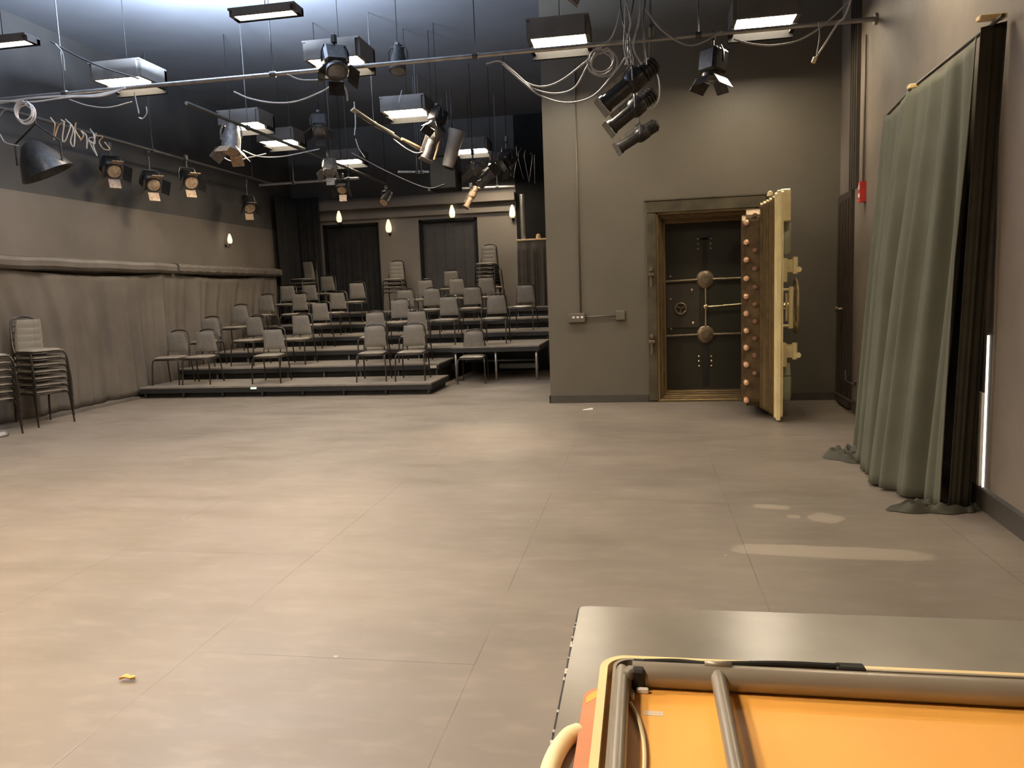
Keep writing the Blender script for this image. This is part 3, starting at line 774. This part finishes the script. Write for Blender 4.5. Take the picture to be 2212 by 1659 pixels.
# ------------------------------------------------------------------ pipes, lanterns, cables
PY, PZ = 8.36, 4.03
def pipe(a, b, lab, m=None, r=.024, hang=()):
    a, b = Vector(a), Vector(b)
    t = thing('grid_pipe', lab, 'pipe', a, 0, 'lighting grid pipes')
    MB().tube([a, (a+b)/2, b], r, 10).build('tube', m or m_pipe, t, off=a)
    for u in hang:
        p = a.lerp(b, u); MB().tube([p, (p.x, p.y, CZ)], .007, 6).tube([p-(b-a).normalized()*.03, p+(b-a).normalized()*.03], r+.012, 10).build('hanger', m_pipe_d, t, off=a)
    return t
pipe((-8.3, PY, PZ), (xr(PY)-.015, PY, PZ), 'long steel grid pipe crossing the whole room to the right wall', hang=(.15, .4, .62, .84))
MB().tube([(xr(PY)-.03, PY, PZ), (xr(PY)-.002, PY, PZ)], .055, 14).build('wall_flange', m_pipe, None)
tag(bpy.data.objects['wall_flange'], 'round pipe flange on the right wall at the end of the long pipe', 'flange')
pa = at(560, 400, Y=14.6); pb = at(775, 385, Y=14.6)
pipe(pa, pb, 'pale pipe over the left risers in front of the rear wall', hang=(.35, .9))
pa = at(925, 410, Y=15.8); pb = at(1112, 403, Y=15.8)
pipe(pa, pb, 'pale pipe in front of the right rear doorway', hang=(.2, .8))
pa = at(860, 371, Y=14.0); pb = at(935, 371, Y=14.0)
pipe(pa, pb, 'short cross pipe over the middle risers', hang=(.55, .68))
pa = at(89, 260, Z=4.0)
pipe((-7.75, 7.5, 3.98), (-7.75, 15.5, 3.98), 'dark pipe along the left wall carrying lanterns', m_pipe_d, hang=(.1, .5, .9))
pc = at(770, 240, Z=4.0); pe = at(850, 290, Z=4.0)
xc = (pc.x+pe.x)/2
pipe((xc, 10.2, 3.98), (xc, 16.5, 3.98), 'long dark pipe running toward the rear wall over the middle', m_pipe_d, hang=(.1, .45, .8))
pipe((.12, 8.0, PZ+.02), (.12, 9.95, PZ+.02), 'short grid pipe carrying the three spotlights by the vault wall', m_pipe_d, hang=(.2, .7))
pf = at(600, 220, Z=4.0)
pipe((-5.55, 9.0, 3.98), (-5.55, 16.5, 3.98), 'dark pipe running to the rear over the left risers', m_pipe_d, hang=(.2, .6))

def lantern(kind, p, aim, lab, s=1.0, m=None, top=None, gel=None, doors=False, group='stage lanterns on the grid'):
    """p = centre of the body; hung from a pipe above at height top"""
    m = m or m_lamp
    p = Vector(p); aim = Vector(aim).normalized()
    side = aim.cross(Vector((0, 0, 1)));
    side = side.normalized() if side.length > .05 else Vector((1, 0, 0))
    t = thing('ellipsoidal_spotlight' if kind == 'ers' else ('fresnel_lantern' if kind == 'fre' else 'par_can'), lab, 'stage light', p, 0, group)
    A = axis((0, 0, 0), aim)
    S = Matrix.Scale(s, 4)
    if kind == 'ers':
        MB().lathe([(.04, -.34), (.075, -.33), (.085, -.28), (.085, -.16), (.11, -.14), (.115, -.02), (.10, .02), (.09, .03)], A @ S).build('lamp_housing', m, t)
        ft = MB()
        for k in range(4): ft.lathe([(.10, -.30+k*.04), (.10, -.29+k*.04)], A @ S, 16)
        ft.build('cooling_fins', m, t)
        MB().lathe([(.082, .02), (.082, .30), (.095, .305), (.095, .35), (.09, .355)], A @ S).build('lens_barrel', m, t)
        MB().lathe([(.075, .35), (.07, .357), (.03, .366)], A @ S).build('lens', m_glass, t)
        g = MB().box(-.105, .105, -.105, .105, .36, .372, A @ S, ch=.004); L2 = .37
        g.build('gel_frame', gel or m_lamp_d, t)
        MB().box(-.02, .02, .08, .13, -.05, .25, A @ S).build('shutter_rail', m_lamp_d, t)
        wd = .135*s
    elif kind == 'fre':
        MB().box(-.12, .12, -.12, .12, -.16, .10, A @ S, ch=.03).build('lamp_housing', m, t)
        MB().lathe([(.10, .10), (.115, .11), (.115, .15)], A @ S).build('lens_ring', m, t)
        MB().lathe([(.095, .149), (.07, .16), (.02, .168)], A @ S).build('lens', gel or m_glass, t)
        wd = .14*s
    else:
        MB().lathe([(.05, -.22), (.075, -.20), (.085, -.10), (.11, -.02), (.115, .16), (.12, .17)], A @ S).build('lamp_housing', m, t)
        MB().lathe([(.105, .165), (.10, .171), (.02, .172)], A @ S).build('lens', gel or m_glass, t)
        wd = .135*s
    if doors or kind == 'fre':
        for k in range(4):
            a = k*pi/2
            Q = A @ S @ Matrix.Rotation(a, 4, 'Z') @ Matrix.Translation((0, .12, .15)) @ Matrix.Rotation(R(-38), 4, 'X')
            MB().box(-.11 if k % 2 else -.08, .11 if k % 2 else .08, -.003, .003, 0, .14, Q).build('barn_door', gel if (gel and k % 2 == 0) else m, t)
    tz = (top if top is not None else PZ) - p.z
    up = .17*s
    y = MB().tube([side*wd, side*wd+Vector((0, 0, up*.6)), side*wd*.8+Vector((0, 0, up)), side*-wd*.8+Vector((0, 0, up)), side*-wd+Vector((0, 0, up*.6)), side*-wd], .010*s+.002, 6)
    y.build('yoke', m, t)
    MB().tube([(0, 0, up), (0, 0, max(up+.03, tz-.03))], .014, 8).box(-.025, .025, -.035, .035, max(up+.02, tz-.05), max(up+.06, tz+.04), ch=.006).build('hook_clamp', m_pipe_d, t)
    if not (abs(p.y-8.36) < .08 or kind == 'ers' and p.y < 9.6 and p.x > -1 or p.x < -7.2):
        MB().tube([(0, 0, tz), (0, 0, CZ-p.z)], .005, 6).build('hanger_rod', m_dark, t)
    return t
# trio by the vault wall
for (x, y, Y_, s, lab) in ((1360, 182, 8.15, 1.0, 'largest of three spotlights hanging by the vault wall, uppermost'),
                           (1366, 238, 8.8, .92, 'middle of the three spotlights hanging by the vault wall'),
                           (1378, 294, 9.45, .80, 'lowest and smallest of the three spotlights by the vault wall')):
    lantern('ers', at(x, y, Y=Y_), (-1, -.25, -.78 if s > .9 else -.6), lab, s, m_lamp, PZ)
lantern('fre', at(1540, 140, Y=8.40), (-.1, -.1, -1), 'dark lantern with barn doors under the pipe right of the trio', .95)
lantern('fre', at(724, 135, Y=8.3), (.3, -.5, -.8), 'dark round lantern in front of a bright ceiling panel', 1.05, top=PZ+.3)
lantern('ers', at(1268, -38, Y=8.0), (-.8, 0, -.9), 'pale spotlight cut off by the top edge of the picture', .62, m_lamp_d, 5.4)
# left wall row
for (x, y, Y_, kind, lab) in ((240, 362, 10.9, 'fre', 'tan lantern nearest the left wall end of the dark pipe'), (325, 392, 11.6, 'fre', 'tan lantern, middle one above the left wall drape'),
                              (405, 386, 12.2, 'par', 'tan lantern, right one of three above the left wall drape')):
    p = at(x, y, Y=Y_); lantern(kind, p, (.7, -.5, -.5), lab, 1.05, m_lamp, max(3.98, p.z+.25), gel=m_tan, doors=True)
lantern('par', at(535, 440, Y=14.5), (.5, -.5, -.6), 'small tan lantern low over the left risers', 1.0, m_lamp, 3.9, gel=m_tan, doors=True)
lantern('par', at(500, 300, Y=11.1), (0, -.3, -1), 'cream-sided can hanging under a bright panel at left', 1.25, m_lamp_d, 4.1, gel=m_tan, doors=True)
lantern('fre', at(712, 362, Y=13.0), (.1, -.6, -.8), 'small lantern under the middle-left grid', .9, m_lamp_d, 4.0)
lantern('fre', at(740, 402, Y=14.6), (.1, -.5, -.5), 'tan lantern on the pale pipe over the left risers', .9, m_lamp, 3.9, gel=m_tan)
lantern('par', at(835, 428, Y=15.2), (-.2, -.6, -.6), 'small lantern at the right end of the pale left pipe', .85, m_lamp, 3.7, gel=m_tan)
lantern('ers', at(1018, 425, Y=15.7), (-.5, -.3, -1), 'tan spotlight hanging vertically in front of the right rear doorway', .7, m_tan, 3.72)
lantern('ers', at(1022, 368, Y=13.6), (-.8, -.4, -.55), 'pale spotlight below the far right panel', .9, m_lamp_d, 4.0)
lantern('ers', at(1062, 375, Y=13.9), (-.7, -.3, -.7), 'spotlight beside the pale one over the right risers', .85, m_lamp_d, 4.0)
lantern('ers', at(935, 300, Y=11.8), (-.35, -.2, -1), 'dusty spotlight right of the middle bright panel', .95, m_lamp_d, 4.1)
lantern('fre', at(1095, 345, Y=13.2), (-.4, -.5, -.6), 'dark lantern in front of the far grid at right', 1.0, m_lamp, 4.1)
lantern('fre', at(690, 270, Y=11.0), (.2, -.5, -.8), 'dark lantern on the middle grid between two bright panels', .9, m_lamp, 4.0)
lantern('fre', at(945, 255, Y=11.5), (-.2, -.3, -.8), 'dark lantern just right of the second-row bright panel', .9, m_lamp, 4.2)
lantern('par', at(860, 130, Y=9.6), (0, -.3, -1), 'dark can high on the grid right of the hidden panel', .9, m_lamp, 4.4)
# loudspeaker box in the middle
p = at(962, 372, Y=13.2)
sp = thing('hanging_loudspeaker', 'black hanging loudspeaker over the middle risers', 'loudspeaker', p)
MB().box(-.25, .25, -.17, .17, -.32, .26, ch=.02).build('cabinet', m_dark, sp)
MB().box(-.22, .22, -.18, -.17, -.29, .23, ch=.004).build('grille', m_blk, sp)
MB().tube([(-.15, 0, .2), (-.12, 0, .75)], .012, 6).tube([(.15, 0, .2), (.12, 0, .75)], .012, 6).build('bracket', m_lamp_d, sp)
p = at(978, 320, Y=13.0)
mp_ = Matrix.Rotation(R(18), 4, 'Y')
sn = thing('fluorescent_bank', 'pale slanted grey snoot above the black loudspeaker', 'stage light', p)
MB().lathe([(.10, .32), (.11, .25), (.12, -.10), (.15, -.30)], mp_ @ Matrix.Rotation(pi/1, 4, 'X') @ Matrix.Identity(4), 16).build('snoot', mat('dull_aluminium', (.36, .33, .30), .5, .3), sn)
sn.name = 'aluminium_snoot'
MB().tube([(0, 0, .2), (0, 0, 1.0)], .012, 6).build('stem', m_pipe_d, sn)
# big dark scoop at the left edge
p = at(85, 345, Y=8.4)
so = thing('scoop_light', 'large dark scoop light at the left edge below the cable coil', 'stage light', p)
MB().lathe([(.06, .22), (.12, .18), (.22, .02), (.30, -.16), (.31, -.18), (.29, -.17), (.20, .0), (.05, .15)], Matrix.Rotation(R(-20), 4, 'Y') @ Matrix.Rotation(R(15), 4, 'X'), 28).build('reflector', m_lamp, so)
MB().tube([(-.31, 0, -.05), (-.31, 0, .2), (0, 0, .42), (.31, 0, .2), (.31, 0, -.05)], .012, 6).tube([(0, 0, .42), (0, 0, .6)], .014, 6).build('yoke', m_lamp, so)
# cables
def spline(pts, n=10):
    P = [Vector(p) for p in pts]; P = [P[0]*2-P[1]]+P+[P[-1]*2-P[-2]]; out = []
    for i in range(1, len(P)-2):
        for k in range(n):
            t = k/n; a, b, c, d = P[i-1:i+3]
            out.append(.5*((2*b)+(c-a)*t+(2*a-5*b+4*c-d)*t*t+(3*b-a-3*c+d)*t**3))
    out.append(P[-2]); return out
def cable(px_, Yv, lab, r=.009, m=None, name='hanging_cable', cat='cable', closed=False, group='cables slung from the grid'):
    pts = [at(q[0], q[1], Y=(q[2] if len(q) > 2 else Yv)) for q in px_]
    c = Vector(pts[0])
    o = MB().tube(spline(pts), r, 6).build(name, m or m_cable, None, off=c)
    return tag(o, lab, cat, group)
def coil(x, y, Yv, rad, lab, m=None, n=4):
    c = at(x, y, Y=Yv); pts = []
    rnd = random.Random(int(x))
    for i in range(n*16+1):
        a = 2*pi*i/16+1.5; k = i//16
        rr = rad*(1+.12*sin(k*2.3)+.05*sin(a*1.0+k)); pts.append((c.x+rr*cos(a)+.02*sin(k*1.7), c.y-.03+.012*k, c.z+rr*sin(a)+.02*cos(k*2.1)))
    return tag(MB().tube(pts, .009, 6).build('cable_coil', m or m_cable, None, off=c), lab, 'cable', 'coiled cables on the grid')
cable([(1050, 138), (1080, 133), (1110, 155), (1140, 180), (1175, 187), (1215, 172), (1272, 128)], 8.3, 'upper of three grey cables looping below the long pipe')
cable([(1085, 138), (1115, 160), (1150, 190), (1195, 202), (1240, 190), (1270, 140)], 8.28, 'middle of three grey cables looping below the long pipe')
cable([(1090, 142), (1130, 178), (1170, 208), (1225, 222), (1280, 208), (1325, 160), (1350, 125)], 8.25, 'lowest grey cable looping over the vault wall edge')
coil(1300, 136, 8.3, .125, 'coil of grey cable hanging beside the three spotlights')
cable([(1395, 20), (1425, 60), (1465, 90), (1495, 98), (1525, 88), (1560, 68)], 8.3, 'cable sagging between the spotlights and the dark lantern')
cable([(1585, 85), (1625, 95), (1670, 98), (1730, 85), (1790, 45), (1850, -15)], 8.25, 'cable sagging from the lantern up toward the right wall')
cable([(1842, -10), (1825, 35), (1810, 50), (1785, 90), (1762, 125)], 8.2, 'pale cable with a plug dangling from the right end of the pipe', m=m_cable_p)
cable([(1768, 48), (1770, 80), (1764, 118)], 8.2, 'thin cable beside the dangling plug', r=.006)
p = at(1761, 124, Y=8.2); tag(MB().tube([p, p+Vector((-.02, 0, -.05))], .02, 10).build('cable_plug', m_rim, None, off=p), 'yellowish plug at the end of the dangling cable', 'plug')
# vertical cables above the trio
for i, (x0, x1, x2) in enumerate(((1338, 1345, 1362), (1352, 1350, 1348), (1372, 1362, 1362), (1385, 1380, 1368), (1395, 1390, 1392), (1346, 1362, 1352))):
    cable([(x0, -20), (x1, 45), (x2, 100), (x1+6, 140)], 8.12-.03*i, 'one of the cables falling to the three spotlights', r=.008, m=m_cable if i % 2 else m_pipe_d)
cable([(1407, 130), (1422, 170), (1424, 210), (1412, 232), (1398, 235)], 8.7, 'cable tail behind the middle spotlight by the vault wall', r=.006)
cable([(1340, 20), (1330, 60), (1318, 85), (1300, 95)], 8.3, 'short cable from the coil up beside the trio', r=.007)
cable([(505, 198), (540, 213), (590, 222), (640, 219), (690, 200), (722, 182)], 8.3, 'grey cable looping below the pipe under the hidden panel')
cable([(620, 160), (650, 172), (700, 172)], 8.3, 'short cable slack under the long pipe near the dark lantern', r=.007)
cable([(0, 223), (60, 213), (130, 208), (200, 206), (262, 194)], 8.33, 'pale cable lashed along the long pipe at the left', m=m_cable_p, r=.012)
cable([(0, 218), (70, 220), (150, 210), (220, 207), (270, 190)], 8.30, 'second pale cable along the long pipe at the left', m=m_cable_p, r=.010)
cable([(150, 215), (190, 228), (235, 232), (285, 220)], 8.3, 'slack cable under the long pipe at the left', r=.006)
coil(55, 245, 8.2, .115, 'pale coil of cable hanging at upper left', m_cable_p)
cable([(0, 250), (10, 238), (30, 235)], 8.2, 'bit of cable loop at the left edge', r=.007)
cable([(0, 290), (12, 308), (40, 315)], 8.2, 'low slack cable at the left edge', r=.007)
rnd = random.Random(3)
for i in range(7):
    x = 112+i*16; y = 265+i*6
    u_ = lambda k: rnd.uniform(-k, k)
    cable([(x+u_(6), y-12+u_(8)), (x+8+u_(8), y+u_(6)), (x+4+u_(10), y+18+u_(14)), (x+12+u_(8), y+26+u_(16)), (x+20+u_(12), y+12+u_(10)), (x+18+u_(10), y-2+u_(8))], 9.0+.15*i, 'tangled pale cable end on the left wall pipe', r=.009, m=m_tan if i % 3 == 0 else m_cable)
cable([(290, 200), (297, 230), (300, 245)], 8.4, 'short drop cable left of the hooked one', r=.008)
cable([(316, 230), (317, 245), (308, 256), (300, 254)], 8.4, 'hook-shaped cable end under the left panel', r=.007)
cable([(120, 95), (135, 115), (140, 152)], 7.9, 'dangling hook below the left strip light', r=.008)
cable([(110, 90), (160, 118), (220, 145), (300, 170)], 8.0, 'dark cable running across the upper left ceiling', r=.009, m=m_pipe_d)
cable([(470, 330), (500, 348), (540, 340), (575, 332)], 11.5, 'slack cable between left lanterns', r=.008)
cable([(525, 325), (560, 338), (610, 338), (690, 322)], 11.5, 'cable sagging under the small left panel', r=.008)
cable([(765, 220), (768, 262), (766, 292)], 10.5, 'drop cable left of the pale cable bundle', r=.010)
cable([(768, 300), (775, 320), (788, 340)], 10.5, 'thin cable tail in the middle of the grid', r=.006)
cable([(868, 195), (862, 222)], 10.5, 'thin drop wire above the second-row panel', r=.008)
cable([(850, 300), (880, 322), (905, 330), (935, 312)], 11.8, 'slack cable under the second-row panel', r=.007)
cable([(760, 330), (840, 372), (920, 405), (960, 398)], 13.0, 'long slack cable over the middle risers', r=.007)
cable([(735, 170), (748, 195), (751, 218)], 8.5, 'curled cable tail under the dark lantern', r=.010)
for i in range(5):
    a = at(766+i*1.5, 238-i*3, Z=4.02); b = at(850-i*2, 290-i*2, Z=4.02)
    o = MB().tube([(xc-.08+i*.035, a.y, 4.02-.01*i), (xc-.08+i*.035, (a.y+b.y)/2, 4.0-.01*i), (xc-.08+i*.035, b.y, 4.02-.01*i)], .011, 6).build('bundled_cable', mat('yellowish_cable', (.40, .37, .26), .5), None, off=(xc, a.y, 4))
    tag(o, 'one of the yellowish cables bundled on the middle pipe', 'cable', 'bundled cables on the middle pipe')
cable([(868, 300, 11.6), (885, 308, 11.8), (905, 318, 12.0), (922, 328, 12.3)], 12, 'tan wrapped cable bundle below the second-row panel', r=.024, m=m_tan, name='cable_bundle')
cable([(955, 255), (950, 300), (938, 345)], 12.0, 'tan strap hanging right of the middle bright panel', r=.02, m=m_tan)
for i in range(8):
    x = 1085+i*10; cable([(x, 300+i*5), (x+rnd.uniform(-6, 6), 340), (x+rnd.uniform(-8, 8), 375+i*3)], 14.5, 'one of the dark wires hanging before the rear recess', r=.006, m=m_pipe_d)

# ------------------------------------------------------------------ foreground table
tb = thing('laminate_table', 'black laminate table with chipped edge in the right foreground', 'table', (.75, 1.35, 0))
o3 = (.75, 1.35, 0)
tx0, tx1, ty0, ty1 = -.165, 1.66, .90, 1.745
top = rrect(tx0, tx1, ty0, ty1, .022)
vb(MB().prism(top, .715, .7495), 'tabletop_edge', m_edge, tb)
vb(MB().prism(rrect(tx0+.004, tx1-.004, ty0+.004, ty1-.004, .02), .7495, .7515), 'tabletop', m_table, tb)
rn = random.Random(9)
for i in range(11):
    ch = MB()
    y = 1.12+rn.random()*.58; l = rn.uniform(.004, .022); ch.box(tx0-.0006, tx0+rn.uniform(.003, .006), y, y+l, .742, .7519); vb(ch, 'edge_chip', m_chip, tb)

for x in (tx0+.1, tx1-.1):
    for y in (ty0+.08, ty1-.08): vb(MB().tube([(x, y, 0), (x, y, .715)], .016, 10), 'leg', m_chair, tb)
vb(MB().box(tx0+.08, tx1-.08, ty0+.06, ty0+.09, .66, .715).box(tx0+.08, tx1-.08, ty1-.09, ty1-.06, .66, .715), 'apron', m_edge, tb)
# upturned folding table lying on it
ZB = .752
ft = thing('folding_table', 'upturned folding table with orange underside and grey tube legs on the black table', 'table', (.45, 1.1, ZB))
o3 = (.45, 1.1, ZB)
# lower item: terracotta edged slab with ivory handle
lw = thing('lower_panel', 'terracotta-edged panel with ivory handle under the upturned folding table', 'panel', (.4, 1.0, ZB))
o3 = (.4, 1.0, ZB)
vb(MB().prism(rrect(-.118, 1.2, .55, 1.330, .035, 8), ZB, ZB+.020), 'panel_edge', m_terra, lw)
vb(MB().prism(rrect(-.114, 1.19, .555, 1.326, .033, 8), ZB+.020, ZB+.022), 'panel_face', m_terra, lw)
vb(MB().prism([(-.112, 1.268), (-.085, 1.305), (-.060, 1.31), (-.060, 1.324), (-.085, 1.322), (-.103, 1.308), (-.1125, 1.29)], ZB+.022, ZB+.0225), 'worn_corner', m_orange, lw)
vb(MB().tube(spline([(-.118, 1.20, ZB+.010), (-.136, 1.18, ZB+.011), (-.150, 1.13, ZB+.012), (-.155, 1.07, ZB+.012), (-.150, .98, ZB+.012), (-.118, .92, ZB+.010)]), .015, 10), 'handle', m_ivory, lw)
o3 = (.45, 1.1, ZB)
Z1 = ZB+.022
def ring(outer, inner, z0, z1, name, m):
    n = len(outer); vs = [(x, y, z0) for x, y in outer]+[(x, y, z1) for x, y in outer]+[(x, y, z0) for x, y in inner]+[(x, y, z1) for x, y in inner]; fs = []
    for i in range(n):
        j = (i+1) % n; fs += [(i, j, n+j, n+i), (2*n+i, 2*n+j, 3*n+j, 3*n+i), (n+i, n+j, 3*n+j, 3*n+i), (i, j, 2*n+j, 2*n+i)]
    return vb(MB().add(vs, fs, False), name, m, ft)
RX0, RX1, RY0, RY1 = -.090, 1.5, .42, 1.392
ring(rrect(RX0, RX1, RY0, RY1, .050, 10), rrect(RX0+.014, RX1-.014, RY0+.014, RY1-.011, .038, 10), Z1, Z1+.032, 'rim', m_rim)
vb(MB().prism(rrect(RX0+.010, RX1-.010, RY0+.010, RY1-.010, .04, 10), Z1, Z1+.006), 'underside_panel', m_orange, ft)
# steel apron tray inside the rim
ring(rrect(RX0+.024, RX1-.024, RY0+.024, RY1-.018, .034, 10), rrect(RX0+.030, RX1-.030, RY0+.030, RY1-.024, .030, 10), Z1+.006, Z1+.036, 'apron', m_grey_l)
# folded leg tubes
vb(MB().tube(spline([(RX0+.042, .50, Z1+.034), (RX0+.042, 1.26, Z1+.034), (RX0+.045, 1.30, Z1+.034), (RX0+.058, 1.325, Z1+.034)]), .0125, 12), 'leg_tube', m_grey, ft)
vb(MB().tube([(RX0+.060, RY1-.058, Z1+.026), (.2, RY1-.060, Z1+.027), (.8, RY1-.064, Z1+.027), (1.4, RY1-.066, Z1+.027)], .0225, 16), 'long_tube', m_grey_l, ft)
vb(MB().tube([(.120, RY1-.066, Z1+.034), (.121, 1.20, Z1+.034), (.122, .55, Z1+.034)], .0135, 12), 'cross_tube', m_grey, ft)
vb(MB().tube([(.098, RY1-.055, Z1+.050), (.145, RY1-.056, Z1+.050)], .006, 8), 'weld_collar', m_grey_l, ft)
st = MB()
sp_ = spline([(-.01, RY1-.030, Z1+.036), (.05, RY1-.026, Z1+.037), (.10, RY1-.034, Z1+.039), (.16, RY1-.030, Z1+.040), (.24, RY1-.022, Z1+.040), (.335, RY1-.022, Z1+.040)])
st.tube(sp_, .0055, 8); st.box(.328, .378, RY1-.032, RY1-.010, Z1+.030, Z1+.043, ch=.003)
vb(st, 'latch_strap', m_blk, ft)
vb(MB().box(RX0+.058, RX0+.082, RY1-.085, RY1-.036, Z1+.006, Z1+.046, ch=.004), 'shadow_block', m_blk, ft)  # black block standing in for the shadow at the tube end
vb(MB().tube(spline([(RX0+.056, 1.262, Z1+.010), (RX0+.072, 1.20, Z1+.012), (RX0+.080, 1.12, Z1+.012), (RX0+.078, 1.0, Z1+.010), (RX0+.078, .8, Z1+.010)]), .0035, 6), 'edge_wire', m_ivory, ft)
vb(MB().box(RX0+.066, RX0+.088, 1.300, 1.308, Z1+.006, Z1+.016, ch=.002).box(RX0+.056, RX0+.063, 1.275, 1.29, Z1+.006, Z1+.016, ch=.002), 'bracket_tab', m_white, ft)
vb(MB().box(RX0+.080, RX0+.112, 1.232, 1.246, Z1+.006, Z1+.0066), 'paper_label', mat('faded_label', (.62, .50, .36), .6), ft)

# ------------------------------------------------------------------ litter on the floor
p = at(275, 1472, Z=0)
lf = MB(); vs = []; n = 10
for i in range(n+1):
    u = i/n; w_ = .014*sin(pi*u)**.7*(1+.3*sin(9*u))
    for s in (-1, 0, 1): vs.append((p.x-.036+.072*u, p.y+s*w_+.008*sin(3*u), .004+.012*(s*s)+.006*sin(5*u)**2))
fs = [(i*3+j, i*3+j+1, (i+1)*3+j+1, (i+1)*3+j) for i in range(n) for j in range(2)]
o = lf.add(vs, fs, True).build('dry_leaf', m_leaf, None, off=p); md = o.modifiers.new('t', 'SOLIDIFY'); md.thickness = .0015
tag(o, 'small dry orange-brown leaf on the floor seam at lower left', 'leaf')
p = at(1271, 885, Z=0)
tag(MB().add([(p.x-.07, p.y-.03, .003), (p.x+.06, p.y-.01, .004), (p.x+.05, p.y+.03, .02), (p.x-.05, p.y+.02, .006), (p.x-.07, p.y-.03, 0), (p.x+.06, p.y-.01, .001), (p.x+.05, p.y+.03, .017), (p.x-.05, p.y+.02, .003)],
    [(0, 1, 2, 3), (4, 5, 6, 7), (0, 1, 5, 4), (1, 2, 6, 5), (2, 3, 7, 6), (3, 0, 4, 7)]).build('paper_scrap', m_paper, None, off=p), 'scrap of pale paper on the floor before the vault wall', 'paper')

# added warm spot to brighten the floor before the risers, no lantern there
s_ = lamp('added_floor_spot', 'SPOT', (-1.75, 8.6, 3.9), 190, (1, .78, .5), aim=(.05, -1.0, -3.9), spot_size=R(34), spot_blend=.9, shadow_soft_size=.08)

# ------------------------------------------------------------------ world / view
wd_ = bpy.data.worlds.new('World'); SC.world = wd_; wd_.use_nodes = True
wd_.node_tree.nodes['Background'].inputs[0].default_value = (.02, .02, .02, 1)
SC.view_settings.view_transform = 'Standard'; SC.view_settings.look = 'None'
SC.view_settings.gamma = 1; SC.view_settings.exposure = .66
SC.view_settings.use_curve_mapping = False
